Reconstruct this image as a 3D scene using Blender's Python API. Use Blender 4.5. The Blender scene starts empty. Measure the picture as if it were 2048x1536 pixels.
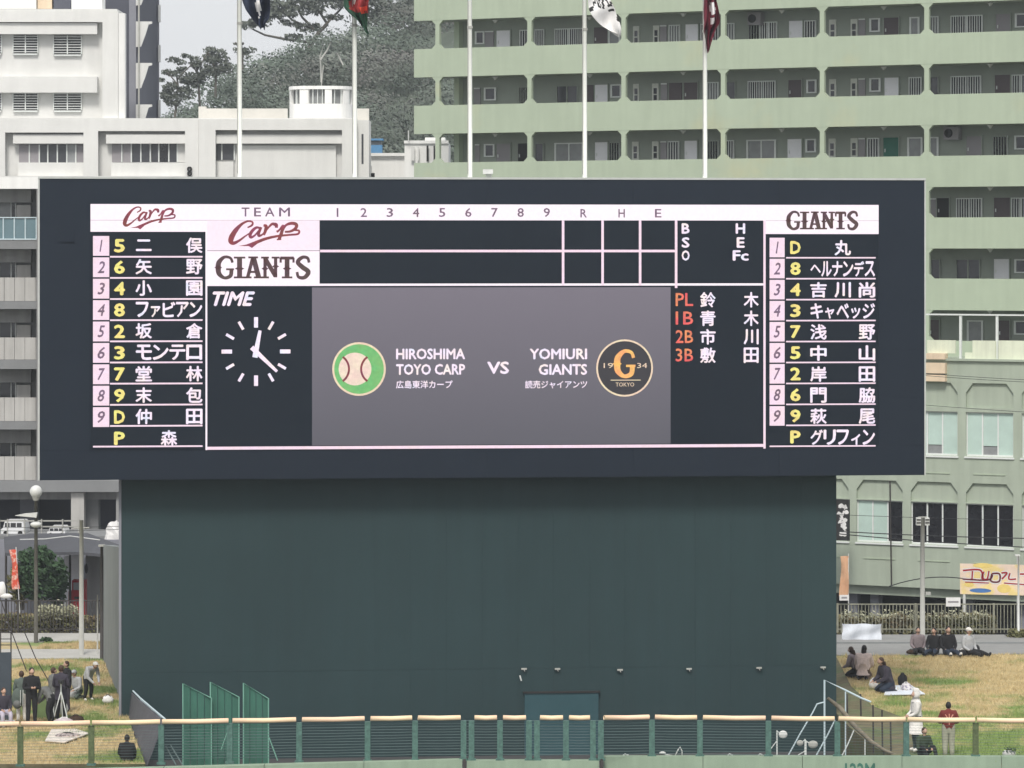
import bpy, math, random
from mathutils import Vector, Matrix, noise
R = math.radians
rnd = random.Random(7)
S = bpy.context.scene
COL = S.collection

HAZE = .0003
# ------------------------------------------------------------------ camera, sky, sun, exposure
F, HC, CX, HY = 7200.0, 16.0, 1024.0, 500.0      # focal length in photo pixels, camera height, principal column, horizon row
cam = bpy.data.cameras.new('camera'); camo = bpy.data.objects.new('camera', cam); COL.objects.link(camo)
cam.lens = F / 2048 * 36; cam.sensor_width = 36; cam.shift_y = -(768 - HY) / 2048
cam.clip_start = 1; cam.clip_end = 6000
camo.location = (0, 0, HC); camo.rotation_euler = (R(90), 0, 0); S.camera = camo

world = bpy.data.worlds.new("World"); S.world = world; world.use_nodes = True
wn = world.node_tree.nodes; wl = world.node_tree.links; wn.clear()
SUN_EL, SUN_AZ = R(50), R(188)                     # azimuth clockwise from +Y: behind the camera, to the right
sky = wn.new('ShaderNodeTexSky'); sky.sky_type = 'NISHITA'; sky.sun_disc = False
sky.sun_elevation = SUN_EL; sky.sun_rotation = SUN_AZ; sky.air_density = 1.5; sky.dust_density = 5
mixn = wn.new('ShaderNodeMix'); mixn.data_type = 'RGBA'; mixn.inputs[0].default_value = 0.88
mixn.inputs[7].default_value = (5.1, 5.2, 5.4, 1)  # even cloud deck
wl.new(sky.outputs[0], mixn.inputs[6])
bg = wn.new('ShaderNodeBackground'); bg.inputs[1].default_value = 0.1
wo = wn.new('ShaderNodeOutputWorld'); wl.new(mixn.outputs[2], bg.inputs[0]); wl.new(bg.outputs[0], wo.inputs[0])
sun = bpy.data.lights.new('sun', 'SUN'); sun.energy = 1.5; sun.angle = R(14); sun.color = (1, .96, .9)
suno = bpy.data.objects.new('sun', sun); COL.objects.link(suno)
sd = Vector((math.sin(SUN_AZ) * math.cos(SUN_EL), math.cos(SUN_AZ) * math.cos(SUN_EL), math.sin(SUN_EL)))
suno.rotation_euler = (-sd).to_track_quat('-Z', 'Y').to_euler(); suno.location = (30, 20, 60)
S.view_settings.view_transform = 'Standard'; S.view_settings.look = 'None'
S.view_settings.exposure = 0.78; S.view_settings.gamma = 1; S.view_settings.use_curve_mapping = False

# ------------------------------------------------------------------ materials
def mat(name, col, rough=.8, var=.12, scale=1.5, streak=0., bump=0., metal=0., emit=None, es=1., patch=None, spec=.3, ybias=None):
    m = bpy.data.materials.new(name); m.use_nodes = True
    nt = m.node_tree; n = nt.nodes; L = nt.links; b = n['Principled BSDF']
    b.inputs['Roughness'].default_value = rough; b.inputs['Metallic'].default_value = metal
    b.inputs['Specular IOR Level'].default_value = spec
    tc = n.new('ShaderNodeTexCoord')
    nz = n.new('ShaderNodeTexNoise'); nz.inputs['Scale'].default_value = scale; nz.inputs['Detail'].default_value = 6
    nz.inputs['Roughness'].default_value = .65
    L.new(tc.outputs['Object'], nz.inputs['Vector'])
    mr = n.new('ShaderNodeMapRange'); mr.inputs[1].default_value = .3; mr.inputs[2].default_value = .7
    mr.inputs[3].default_value = 1 - var; mr.inputs[4].default_value = 1 + var
    L.new(nz.outputs[0], mr.inputs[0])
    fac = mr.outputs[0]
    if streak:
        mp = n.new('ShaderNodeMapping'); mp.inputs['Scale'].default_value = (1.6, 1.6, .12)
        L.new(tc.outputs['Object'], mp.inputs[0])
        n2 = n.new('ShaderNodeTexNoise'); n2.inputs['Scale'].default_value = 2.2; n2.inputs['Detail'].default_value = 5
        L.new(mp.outputs[0], n2.inputs['Vector'])
        m2 = n.new('ShaderNodeMapRange'); m2.inputs[1].default_value = .35; m2.inputs[2].default_value = .65
        m2.inputs[3].default_value = 1 - streak; m2.inputs[4].default_value = 1 + streak * .5
        L.new(n2.outputs[0], m2.inputs[0])
        mm = n.new('ShaderNodeMath'); mm.operation = 'MULTIPLY'; L.new(fac, mm.inputs[0]); L.new(m2.outputs[0], mm.inputs[1]); fac = mm.outputs[0]
    base = None
    if patch:                                        # a second real colour in patches (stains, dry grass)
        pc, ps, lo, hi = patch
        n3 = n.new('ShaderNodeTexNoise'); n3.inputs['Scale'].default_value = ps; n3.inputs['Detail'].default_value = 5
        n3.inputs['Roughness'].default_value = .6
        g = n.new('ShaderNodeMapping'); g.inputs['Location'].default_value = (3.1, 7.7, 1.3); L.new(tc.outputs['Object'], g.inputs[0]); L.new(g.outputs[0], n3.inputs['Vector'])
        m3 = n.new('ShaderNodeMapRange'); m3.inputs[1].default_value = lo; m3.inputs[2].default_value = hi
        if ybias:
            sx = n.new('ShaderNodeSeparateXYZ'); L.new(tc.outputs['Object'], sx.inputs[0]); my = n.new('ShaderNodeMapRange')
            my.inputs[1].default_value = ybias[0]; my.inputs[2].default_value = ybias[1]; my.inputs[3].default_value = .11; my.inputs[4].default_value = -.07
            L.new(sx.outputs[1], my.inputs[0]); ad = n.new('ShaderNodeMath'); L.new(n3.outputs[0], ad.inputs[0]); L.new(my.outputs[0], ad.inputs[1]); L.new(ad.outputs[0], m3.inputs[0])
        else: L.new(n3.outputs[0], m3.inputs[0])
        mx = n.new('ShaderNodeMix'); mx.data_type = 'RGBA'; L.new(m3.outputs[0], mx.inputs[0])
        mx.inputs[6].default_value = (*col, 1); mx.inputs[7].default_value = (*pc, 1); base = mx.outputs[2]
    hv = n.new('ShaderNodeHueSaturation')
    if base is not None: L.new(base, hv.inputs['Color'])
    else: hv.inputs['Color'].default_value = (*col, 1)
    L.new(fac, hv.inputs['Value'])
    L.new(hv.outputs[0], b.inputs['Base Color'])
    if bump:
        nb = n.new('ShaderNodeTexNoise'); nb.inputs['Scale'].default_value = 14; nb.inputs['Detail'].default_value = 4
        L.new(tc.outputs['Object'], nb.inputs['Vector'])
        bp = n.new('ShaderNodeBump'); bp.inputs['Strength'].default_value = bump; bp.inputs['Distance'].default_value = .03
        L.new(nb.outputs[0], bp.inputs['Height']); L.new(bp.outputs[0], b.inputs['Normal'])
    if emit:
        b.inputs['Emission Color'].default_value = (*emit, 1); b.inputs['Emission Strength'].default_value = es
    return m

def led(name, col, s=1.0, var=.1, hue=0.03):
    """lit LED picture area: colour wobbles a little from pixel group to pixel group"""
    m = bpy.data.materials.new(name); m.use_nodes = True; n = m.node_tree.nodes; L = m.node_tree.links
    b = n['Principled BSDF']; b.inputs['Base Color'].default_value = (.02, .02, .025, 1); b.inputs['Roughness'].default_value = .6
    tc = n.new('ShaderNodeTexCoord')
    nz = n.new('ShaderNodeTexNoise'); nz.inputs['Scale'].default_value = 2.2; nz.inputs['Detail'].default_value = 2
    L.new(tc.outputs['Object'], nz.inputs['Vector'])
    mr = n.new('ShaderNodeMapRange'); mr.inputs[1].default_value = .3; mr.inputs[2].default_value = .7
    mr.inputs[3].default_value = .5 - hue; mr.inputs[4].default_value = .5 + hue; L.new(nz.outputs[0], mr.inputs[0])
    n2 = n.new('ShaderNodeTexNoise'); n2.inputs['Scale'].default_value = 9; L.new(tc.outputs['Object'], n2.inputs['Vector'])
    m2 = n.new('ShaderNodeMapRange'); m2.inputs[1].default_value = .3; m2.inputs[2].default_value = .7
    m2.inputs[3].default_value = 1 - var; m2.inputs[4].default_value = 1 + var; L.new(n2.outputs[0], m2.inputs[0])
    hv = n.new('ShaderNodeHueSaturation'); hv.inputs['Color'].default_value = (*col, 1)
    L.new(mr.outputs[0], hv.inputs['Hue']); L.new(m2.outputs[0], hv.inputs['Value'])
    L.new(hv.outputs[0], b.inputs['Emission Color']); b.inputs['Emission Strength'].default_value = s
    return m

M = {}
M['casing'] = mat('dark navy casing', (.005, .012, .024), .6, .05, .6, streak=.03)
M['casing_trim'] = mat('pale casing trim', (.5, .52, .5), .6)
M['unlit'] = mat('unlit led surface', (.001, .007, .016), .6, .05, .8)
M['wallgreen'] = mat('dark green sheet metal', (.021, .045, .049), .65, .10, .16, streak=.05)
M['door_teal'] = mat('teal door paint', (.03, .078, .092), .6, .08)
M['concrete'] = mat('grey concrete', (.24, .255, .255), .9, .10, .5, streak=.06, bump=.2)
M['led_white'] = led('led white', (.64, .56, .61), .98, .03, .02)
M['led_team'] = led('led pale pink team cell', (.63, .52, .58), .95, .03, .02)
M['led_text'] = led('led white lettering', (.61, .51, .60), .98, .10, .20)
M['led_cell'] = led('led pink white cell', (.60, .46, .53), .95, .04, .03)
M['led_yellow'] = led('led yellow', (.60, .52, .14), .9, .12, .02)
M['led_orange'] = led('led orange red', (.66, .15, .07), .75, .2, .03)
M['led_dark'] = led('led dark ink', (.12, .07, .11), .8, .3, .05)
M['led_red'] = led('led dark red', (.17, .012, .022), .8, .3, .03)
M['led_brown'] = led('led brown black', (.05, .016, .016), .8, .3, .05)
M['led_green'] = led('led green', (.13, .42, .12), .7, .1, .02)
M['led_gold'] = led('led gold', (.66, .32, .09), .85, .1, .03)
M['led_cream'] = led('led cream', (.64, .50, .35), .8, .08, .03)
M['led_black'] = led('led black disc', (.012, .01, .012), .8)
M['led_skin'] = led('led pale cream', (.66, .52, .42), .8, .08)
M['green_wall'] = mat('sage green render', (.415, .485, .37), .9, .05, .5, streak=.04, bump=.1, patch=((.47, .49, .33), .18, .58, .72))
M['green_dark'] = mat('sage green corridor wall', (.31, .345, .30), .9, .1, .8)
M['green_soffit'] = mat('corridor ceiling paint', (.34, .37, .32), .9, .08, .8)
M['green_pod'] = mat('podium sage render', (.40, .455, .37), .9, .06, .5, streak=.07, bump=.1)
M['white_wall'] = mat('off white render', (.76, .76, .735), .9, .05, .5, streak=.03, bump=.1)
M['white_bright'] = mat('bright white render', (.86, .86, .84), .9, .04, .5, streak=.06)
M['white_shade'] = mat('shaded white render', (.70, .70, .68), .9, .06, .7, streak=.03)  # darker copy of the white render, recess shade put into its colour
M['beige'] = mat('beige parapet', (.67, .65, .60), .9, .08, .8)
M['slate'] = mat('slate grey cladding', (.095, .10, .125), .8, .08, .5)
M['slate2'] = mat('mid grey cladding', (.25, .255, .29), .8, .08, .5)
M['grey_apt'] = mat('grey concrete apartment', (.30, .30, .30), .9, .10, .8, streak=.14)
M['slab'] = mat('grey slab edge', (.23, .235, .24), .9, .08, .8)
M['panel'] = mat('pale grey balcony panel', (.46, .45, .43), .8, .05, 1.2, streak=.12)
M['glass_rail'] = mat('blue green rail glass', (.14, .22, .25), .25, .08, spec=.5)
M['rail_white'] = mat('white blue rail metal', (.55, .66, .7), .5, .04)
M['winglass'] = mat('dark window glass', (.05, .052, .06), .15, .2, 3, spec=.6)
M['winglass2'] = mat('grey curtain glass', (.26, .27, .275), .3, .15, 3, spec=.5)
M['mint'] = mat('mint frosted glass', (.50, .64, .58), .35, .08, 1.5, spec=.5)
M['black_glass'] = mat('black window glass', (.016, .016, .02), .12, .2, 2, spec=.6)
M['alu'] = mat('pale aluminium frame', (.74, .77, .75), .5, .05)
M['door_white'] = mat('white steel door', (.86, .86, .90), .6, .05, 1)
M['door_mauve'] = mat('mauve brown door', (.115, .095, .10), .6, .08, 1)
M['door_grey'] = mat('grey steel door', (.30, .285, .30), .6, .08, 1)
M['door_green'] = mat('green steel door', (.03, .15, .105), .6, .08, 1)
M['meter'] = mat('pale cupboard door', (.66, .68, .62), .7, .1, 3)
M['ink'] = mat('dark marking', (.03, .03, .03), .8)
M['cream_board'] = mat('cream rail board', (.72, .76, .60), .8, .08, 1, streak=.1)
M['peach'] = mat('peach painted box', (.72, .58, .42), .8, .1, 1.5, streak=.1)
M['blue_tank'] = mat('blue water tank', (.12, .30, .52), .6, .1, 2)
M['pole_white'] = mat('white pole paint', (.86, .88, .82), .5, .05, 1, streak=.08)
M['pole_grey'] = mat('pale concrete pole', (.42, .42, .39), .85, .1, 2)
M['pole_dark'] = mat('dark pole', (.055, .05, .048), .7, .2, 2)
M['pole_olive'] = mat('dark green brown pole', (.10, .095, .08), .8, .25, 2)
M['lamp_white'] = mat('white lamp housing', (.66, .67, .65), .5, .1, 4)
M['bar_pale'] = mat('weathered pale bars', (.27, .27, .21), .8, .3, 3)
M['rail_tan'] = mat('weathered tan rail', (.24, .21, .16), .9, .35, 4)
M['wire'] = mat('black cable', (.03, .032, .035), .7)
M['rail_pad'] = mat('orange rail padding', (.97, .74, .48), .6, .06, .6, patch=((.96, .66, .47), .35, .45, .6))
M['post_green'] = mat('green fence post', (.085, .17, .145), .6, .35, 9)
M['post_olive'] = mat('olive fence post', (.10, .13, .06), .7, .35, 9)
M['pad_green'] = mat('pale green wall padding', (.29, .38, .28), .8, .08, 1.2, streak=.08)
M['wire_green'] = mat('grey green wire', (.12, .17, .17), .6)
M['leaf_panel'] = mat('green sheet panel', (.05, .155, .115), .55, .12, 1.2, streak=.2)
M['edge_green'] = mat('light green edge', (.20, .42, .33), .6)
M['grass'] = mat('lawn turf', (.43, .345, .19), 1, .2, 5, bump=.4, patch=((.18, .24, .08), .42, .48, .58))
M['blade'] = mat('grass blades', (.58, .465, .26), .9, .3, 3.5, patch=((.20, .27, .085), .42, .48, .58))
M['grass_r'] = mat('lawn turf right', (.45, .36, .19), 1, .2, 5, bump=.4, patch=((.20, .27, .085), .42, .46, .58), ybias=(116, 128))
M['blade_r'] = mat('grass blades right', (.58, .47, .26), .9, .3, 3.5, patch=((.22, .31, .09), .42, .46, .6), ybias=(116, 128))
M['path'] = mat('concrete path', (.42, .41, .38), .95, .1, 1.2, bump=.2)
M['path_dark'] = mat('grey asphalt path', (.27, .27, .265), .95, .1, 1.2, bump=.2)
M['soil'] = mat('brown soil bank', (.16, .14, .085), 1, .25, 2, bump=.4, patch=((.12, .15, .07), .7, .45, .6))
M['ground'] = mat('ground', (.13, .13, .12), 1, .15, .3)
M['asphalt'] = mat('asphalt', (.07, .07, .072), .95, .15, .8)
M['hill'] = mat('hill soil', (.09, .11, .085), 1, .3, .2)
M['leaf_hill'] = mat('forest leaves', (.12, .15, .12), .9, .3, .16, patch=((.155, .15, .14), .07, .52, .7))  # base colour paled and blued to carry part of the haze
M['leaf_tree'] = mat('tree leaves', (.12, .135, .11), .9, .35, .5)
M['leaf_shrub'] = mat('shrub leaves', (.05, .095, .045), .9, .4, 1.5)
M['leaf_hedge'] = mat('hedge leaves', (.19, .19, .09), .95, .35, 2, patch=((.24, .18, .11), .6, .45, .6))
M['flower'] = mat('pale blossom', (.50, .50, .36), .9, .15, 3)
M['trunk'] = mat('grey bark', (.10, .09, .075), .95, .2, 2)
M['net'] = mat('grey mesh panel', (.10, .10, .115), .7, .15, 3)
M['canopy'] = mat('grey canopy sheet', (.085, .088, .10), .7, .12, 1)
M['red'] = mat('red paint', (.38, .02, .03), .5, .1, 2)
M['banner_red'] = mat('red orange banner cloth', (.75, .12, .07), .8, .1, 4, patch=((.85, .6, .5), 5, .5, .6))
M['banner_orange'] = mat('peach banner cloth', (.70, .42, .26), .8, .1, 4)
M['white_cloth'] = mat('white cloth', (.78, .77, .76), .9, .1, 4)
M['car_white'] = mat('white car paint', (.78, .79, .8), .3, .05, 3, spec=.5)
M['tyre'] = mat('black rubber', (.02, .02, .02), .8)
M['sheet'] = mat('pale blue white sheet', (.70, .74, .80), .8, .1, 4)
M['navy_cloth'] = mat('navy flag cloth', (.018, .026, .05), .85, .15, 4)
M['maroon_cloth'] = mat('maroon flag cloth', (.13, .012, .025), .85, .15, 4)
M['green_cloth'] = mat('dark green flag cloth', (.02, .07, .04), .85, .2, 4)
M['red_cloth'] = mat('red flag cloth', (.30, .03, .03), .85, .2, 4)
M['orange_cloth'] = mat('orange dot cloth', (.9, .09, .03), .85)
M['dark_panel'] = mat('dark blue grey sheet', (.055, .068, .085), .8, .12, 2)
M['skin'] = mat('skin', (.50, .32, .24), .6, .05, 4)
M['hair_black'] = mat('black hair', (.018, .015, .014), .5, .2, 8)
M['hair_brown'] = mat('brown hair', (.06, .032, .02), .5, .25, 8)
CL = {}
def cloth(key, col):
    if key not in CL: CL[key] = mat(key + ' clothing', col, .9, .22, 7, bump=.3)
    return CL[key]

# ------------------------------------------------------------------ placing helpers
def W(px, py, d): return Vector(((px - CX) / F * d, d, HC - (py - HY) / F * d))
def G(px, py, z=.45):
    d = (HC - z) * F / (py - HY); return Vector(((px - CX) / F * d, d, z))

INFO = {}
class Frame:
    """a vertical facade plane: u runs along it, w into it, z is up"""
    def __init__(s, px, d, deg, base):
        a = R(deg); s.o = Vector(((px - CX) / F * d, d)); s.a = a; s.base = base
        s.e = (math.cos(a), math.sin(a)); s.n = (-math.sin(a), math.cos(a))
    def uz(s, px, py, w=0.):
        rx = (px - CX) / F
        u = (rx * (s.o.y + w * s.n[1]) - s.o.x - w * s.n[0]) / (s.e[0] - rx * s.e[1])
        t = s.o.y + u * s.e[1] + w * s.n[1]
        return u, HC - (py - HY) / F * t
    def u(s, px, w=0.): return s.uz(px, 0, w)[0]
    def z(s, px, py, w=0.): return s.uz(px, py, w)[1]
    def rect(s, x0, y0, x1, y1, w=0.):
        """photo rectangle, heights read at its left edge"""
        u0, za = s.uz(x0, y0, w); _, zb = s.uz(x0, y1, w); return u0, s.u(x1, w), zb, za
    def root(s, name, label, cat, group=None):
        o = bpy.data.objects.new(name, None); COL.objects.link(o)
        o.location = (s.o.x, s.o.y, s.base); o.rotation_euler = (0, 0, s.a); o.empty_display_size = .5
        o['label'] = label; o['category'] = cat
        if group: o['group'] = group
        INFO[o.name] = ('f', s.base); return o

def thing(name, label, cat, loc, group=None):
    o = bpy.data.objects.new(name, None); COL.objects.link(o); o.location = loc; o.empty_display_size = .3
    o['label'] = label; o['category'] = cat
    if group: o['group'] = group
    INFO[o.name] = ('w', Vector(loc)); return o
def tag(o, label=None, cat=None, group=None, kind=None):
    if label: o['label'] = label
    if cat: o['category'] = cat
    if group: o['group'] = group
    if kind: o['kind'] = kind
    return o

class MB:
    def __init__(s): s.v = []; s.f = []; s.m = []
    def face(s, idx, mi=0): s.f.append(idx); s.m.append(mi)
    def box(s, x0, x1, y0, y1, z0, z1, mi=0):
        if x1 < x0: x0, x1 = x1, x0
        if z1 < z0: z0, z1 = z1, z0
        b = len(s.v)
        s.v += [(x0, y0, z0), (x1, y0, z0), (x1, y1, z0), (x0, y1, z0), (x0, y0, z1), (x1, y0, z1), (x1, y1, z1), (x0, y1, z1)]
        for q in ((0, 3, 2, 1), (4, 5, 6, 7), (0, 1, 5, 4), (1, 2, 6, 5), (2, 3, 7, 6), (3, 0, 4, 7)): s.face([b + i for i in q], mi)
        return s
    def prism(s, poly, w0, w1, mi=0):
        """polygon in (u, z) from depth w0 to w1"""
        b = len(s.v); n = len(poly)
        s.v += [(p[0], w0, p[1]) for p in poly] + [(p[0], w1, p[1]) for p in poly]
        s.face([b + i for i in range(n)], mi); s.face([b + n + i for i in reversed(range(n))], mi)
        for i in range(n): j = (i + 1) % n; s.face([b + i, b + n + i, b + n + j, b + j], mi)
        return s
    def slab(s, poly, z0, z1, mi=0, ms=None):
        b = len(s.v); n = len(poly)
        s.v += [(p[0], p[1], z0) for p in poly] + [(p[0], p[1], z1) for p in poly]
        s.face([b + i for i in reversed(range(n))], mi); s.face([b + n + i for i in range(n)], mi)
        for i in range(n): j = (i + 1) % n; s.face([b + i, b + j, b + n + j, b + n + i], mi if ms is None else ms)
        return s
    def tube(s, pts, rad, seg=8, mi=0, cap=True):
        pts = [Vector(p) for p in pts]; n = len(pts)
        rads = rad if isinstance(rad, (list, tuple)) else [rad] * n
        b = len(s.v)
        for i, p in enumerate(pts):
            t = (pts[min(i + 1, n - 1)] - pts[max(i - 1, 0)]).normalized()
            a = t.cross(Vector((0, 1, 0)) if abs(t.y) < .9 else Vector((1, 0, 0))).normalized(); c = t.cross(a)
            for k in range(seg):
                an = 2 * math.pi * k / seg; q = p + (a * math.cos(an) + c * math.sin(an)) * rads[i]; s.v.append(tuple(q))
        for i in range(n - 1):
            for k in range(seg):
                k2 = (k + 1) % seg
                s.face([b + i * seg + k, b + i * seg + k2, b + (i + 1) * seg + k2, b + (i + 1) * seg + k], mi)
        if cap:
            s.face([b + k for k in range(seg)], mi); s.face([b + (n - 1) * seg + k for k in reversed(range(seg))], mi)
        return s
    def ball(s, c, r, seg=12, ring=8, mi=0, fn=None):
        c = Vector(c); r = Vector(r) if hasattr(r, '__len__') else Vector((r, r, r)); b = len(s.v)
        for i in range(ring + 1):
            th = math.pi * i / ring
            for k in range(seg):
                ph = 2 * math.pi * k / seg
                d = Vector((math.sin(th) * math.cos(ph), math.sin(th) * math.sin(ph), math.cos(th)))
                sc = fn(d) if fn else 1
                s.v.append((c.x + d.x * r.x * sc, c.y + d.y * r.y * sc, c.z + d.z * r.z * sc))
        for i in range(ring):
            for k in range(seg):
                k2 = (k + 1) % seg; s.face([b + i * seg + k, b + (i + 1) * seg + k, b + (i + 1) * seg + k2, b + i * seg + k2], mi)
        return s
    def ribbon(s, pts, widths, w, sub=6):
        """flat stroke in the (u, z) plane at depth w with changing width"""
        n = len(pts); P = []; Q = []
        for i in range(n - 1):
            p0 = pts[max(i - 1, 0)]; p1 = pts[i]; p2 = pts[i + 1]; p3 = pts[min(i + 2, n - 1)]
            for k in range(sub):
                t = k / sub
                f = lambda a, b_, c, d: .5 * (2 * b_ + (c - a) * t + (2 * a - 5 * b_ + 4 * c - d) * t * t + (3 * b_ - a - 3 * c + d) * t ** 3)
                P.append((f(p0[0], p1[0], p2[0], p3[0]), f(p0[1], p1[1], p2[1], p3[1]))); Q.append(widths[i] * (1 - t) + widths[i + 1] * t)
        P.append(pts[-1]); Q.append(widths[-1]); b = len(s.v)
        for i, p in enumerate(P):
            a = P[max(i - 1, 0)]; c = P[min(i + 1, len(P) - 1)]; dx, dz = c[0] - a[0], c[1] - a[1]; l = math.hypot(dx, dz) or 1
            nx, nz = -dz / l * Q[i] / 2, dx / l * Q[i] / 2
            s.v += [(p[0] + nx, w, p[1] + nz), (p[0] - nx, w, p[1] - nz)]
        for i in range(len(P) - 1): s.face([b + 2 * i, b + 2 * i + 1, b + 2 * i + 3, b + 2 * i + 2])
        return s
    def build(s, name, mats, parent=None, loc=None, smooth=False):
        if not isinstance(mats, (list, tuple)): mats = [mats]
        me = bpy.data.meshes.new(name)
        off = Vector((0, 0, 0)); info = None
        if parent is not None:
            info = INFO[parent.name]; off = Vector((0, 0, info[1])) if info[0] == 'f' else info[1]
        elif loc is not None: off = Vector(loc)
        me.from_pydata([(v[0] - off.x, v[1] - off.y, v[2] - off.z) for v in s.v], [], s.f)
        for m in mats: me.materials.append(M[m] if isinstance(m, str) else m)
        if len(mats) > 1: me.polygons.foreach_set('material_index', s.m)
        if smooth: me.polygons.foreach_set('use_smooth', [True] * len(s.f))
        me.update()
        o = bpy.data.objects.new(name, me); COL.objects.link(o)
        if parent is not None: o.parent = parent; INFO[o.name] = info
        elif loc is not None: o.location = loc
        return o
def bx(name, m, parent, *b):
    mb = MB()
    for q in b: mb.box(*q)
    return mb.build(name, m, parent)
def struct(mb, name, m, loc=(0, 0, 0)):
    o = mb.build(name, m, None, loc); o['kind'] = 'structure'; return o
def wall_holes(mb, u0, u1, z0, z1, holes, w0, w1):
    """solid wall with rectangular openings"""
    zs = sorted({z0, z1, *[min(max(h[2], z0), z1) for h in holes], *[min(max(h[3], z0), z1) for h in holes]})
    for a, b in zip(zs, zs[1:]):
        c = (a + b) / 2; hs = sorted([(h[0], h[1]) for h in holes if h[2] < c < h[3]]); x = u0
        for h in hs:
            if h[0] > x: mb.box(x, min(h[0], u1), w0, w1, a, b)
            x = max(x, h[1])
        if x < u1: mb.box(x, u1, w0, w1, a, b)

# ------------------------------------------------------------------ ground, lawn, paths
Z0 = -1.7
big = MB(); big.slab([(-1100, -60), (1100, -60), (1100, 1600), (-1100, 1600)], -2.2, Z0); struct(big, 'ground', 'ground')
st = MB(); st.slab([(-200, 148.2), (200, 148.2), (200, 230), (-200, 230)], Z0 + .002, Z0 + .006); struct(st, 'street', 'asphalt')
pit = MB(); pit.slab([(-16, 109.3), (14.5, 109.3), (17, 137), (-17, 137)], Z0 + .01, -1.0); struct(pit, 'service_yard', 'asphalt')
lp = [G(-500, 1318), G(205, 1318), G(247, 1402), G(268, 1470), G(291, 1528), G(291, 1528) + Vector((-30, 0, 0))]
ml = MB(); ml.slab([(p.x, p.y) for p in lp], -1.6, .45, 0, 1)
lawn_l = ml.build('lawn', ['grass', 'soil'], None, (0, 0, 0)); tag(lawn_l, kind='structure')
rp = [G(1850, 1527), G(1832, 1490), G(1812, 1437), G(1745, 1412), G(1702, 1372), G(1672, 1312), G(2600, 1304), G(1850, 1527) + Vector((30, 0, 0))]
mr_ = MB(); mr_.slab([(p.x, p.y) for p in reversed(rp)], -1.6, .45, 0, 1)
lawn_r = mr_.build('lawn', ['grass_r', 'soil'], None, (0, 0, 0)); tag(lawn_r, kind='structure')
# soil bank that falls from the right lawn into the yard
bk = MB()
top = [G(1672, 1312), G(1702, 1372), G(1745, 1412), G(1812, 1437), G(1832, 1490), G(1850, 1527)]
bot = [W(1650, 1385, 130), W(1662, 1415, 124), W(1700, 1455, 118), W(1752, 1496, 113.5), W(1800, 1516, 111), W(1838, 1530, 109.4)]
for a, b in zip(top, bot): bk.v += [(a.x, a.y, .44), (b.x, b.y, b.z), (b.x, b.y, -1.4)]
for i in range(5):
    bk.face([3 * i, 3 * i + 1, 3 * i + 4, 3 * i + 3]); bk.face([3 * i + 1, 3 * i + 2, 3 * i + 5, 3 * i + 4])
struct(bk, 'soil_bank', 'soil')
def gp(pts): return [(G(*p).x, G(*p).y) for p in pts]
for pts, m, nm in (([(-500, 1317.5), (204, 1317.5), (204, 1299), (-500, 1299)], 'path', 'path'),
                   ([(-500, 1284), (206, 1284), (206, 1267), (-500, 1267)], 'path', 'path'),
                   ([(1673, 1311.5), (2600, 1303.5), (2600, 1270), (1673, 1270)], 'path_dark', 'path')):
    pm = MB(); pm.slab(gp(pts), -1.6, .47); struct(pm, nm, m)
pm = MB(); pm.slab(gp([(-500, 1298.5), (204, 1298.5), (204, 1284.5), (-500, 1284.5)]), -1.6, .44); struct(pm, 'grass_verge', 'grass')
kb = MB(); a, b = G(1673, 1288), G(2600, 1285); kb.box(a.x, b.x, a.y, a.y + .12, .471, .52); struct(kb, 'kerb', 'concrete')

def inpoly(x, y, P):
    c = False; j = len(P) - 1
    for i in range(len(P)):
        if (P[i][1] > y) != (P[j][1] > y) and x < (P[j][0] - P[i][0]) * (y - P[i][1]) / (P[j][1] - P[i][1]) + P[i][0]: c = not c
        j = i
    return c
def blades(name, poly, n, h0, h1, label, m='blade'):
    xs = [p[0] for p in poly]; ys = [p[1] for p in poly]; x0, x1 = max(min(xs), -18.5), min(max(xs), 21.5); mb = MB(); k = 0
    while k < n:
        x, y = rnd.uniform(x0, x1), rnd.uniform(min(ys), max(ys))
        if not inpoly(x, y, poly): continue
        k += 1; h = rnd.uniform(h0, h1) * (.6 + .9 * max(0, noise.noise(Vector((x * .8, y * .8, 0))) + .3)); a = rnd.uniform(0, 6.28); wd = rnd.uniform(.008, .018)
        dx, dy = math.cos(a) * wd, math.sin(a) * wd; lx, ly = rnd.uniform(-.05, .05), rnd.uniform(-.05, .05); b = len(mb.v)
        mb.v += [(x - dx, y - dy, .445), (x + dx, y + dy, .445), (x + lx, y + ly, .445 + h)]; mb.face([b, b + 1, b + 2])
    return tag(mb.build(name, m, None, (0, 0, 0)), label, 'grass', None, 'stuff')
blades('grass', [(p.x, p.y) for p in lp], 34000, .05, .14, 'dry yellow green grass of the left lawn beside the grey wing wall')
blades('grass', [(p.x, p.y) for p in rp], 60000, .05, .15, 'yellow and green grass of the right lawn where people sit', 'blade_r')
blades('grass', gp([(-500, 1298.5), (204, 1298.5), (204, 1284.5), (-500, 1284.5)]), 5000, .05, .14, 'strip of weeds between the two pale concrete paths at left')

# thin sea haze that pales the hill and the far buildings
hz = bpy.data.materials.new('haze'); hz.use_nodes = True; hn = hz.node_tree.nodes; hn.clear()
pv = hn.new('ShaderNodeVolumePrincipled'); pv.inputs['Color'].default_value = (.87, .94, 1, 1); pv.inputs['Density'].default_value = HAZE
ho = hn.new('ShaderNodeOutputMaterial'); hz.node_tree.links.new(pv.outputs[0], ho.inputs['Volume'])
tag(MB().box(-1150, 1150, -90, 1650, -3.2, 54).build('haze', hz), 'thin pale haze in the air over the whole ground', 'haze', None, 'stuff')
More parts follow.
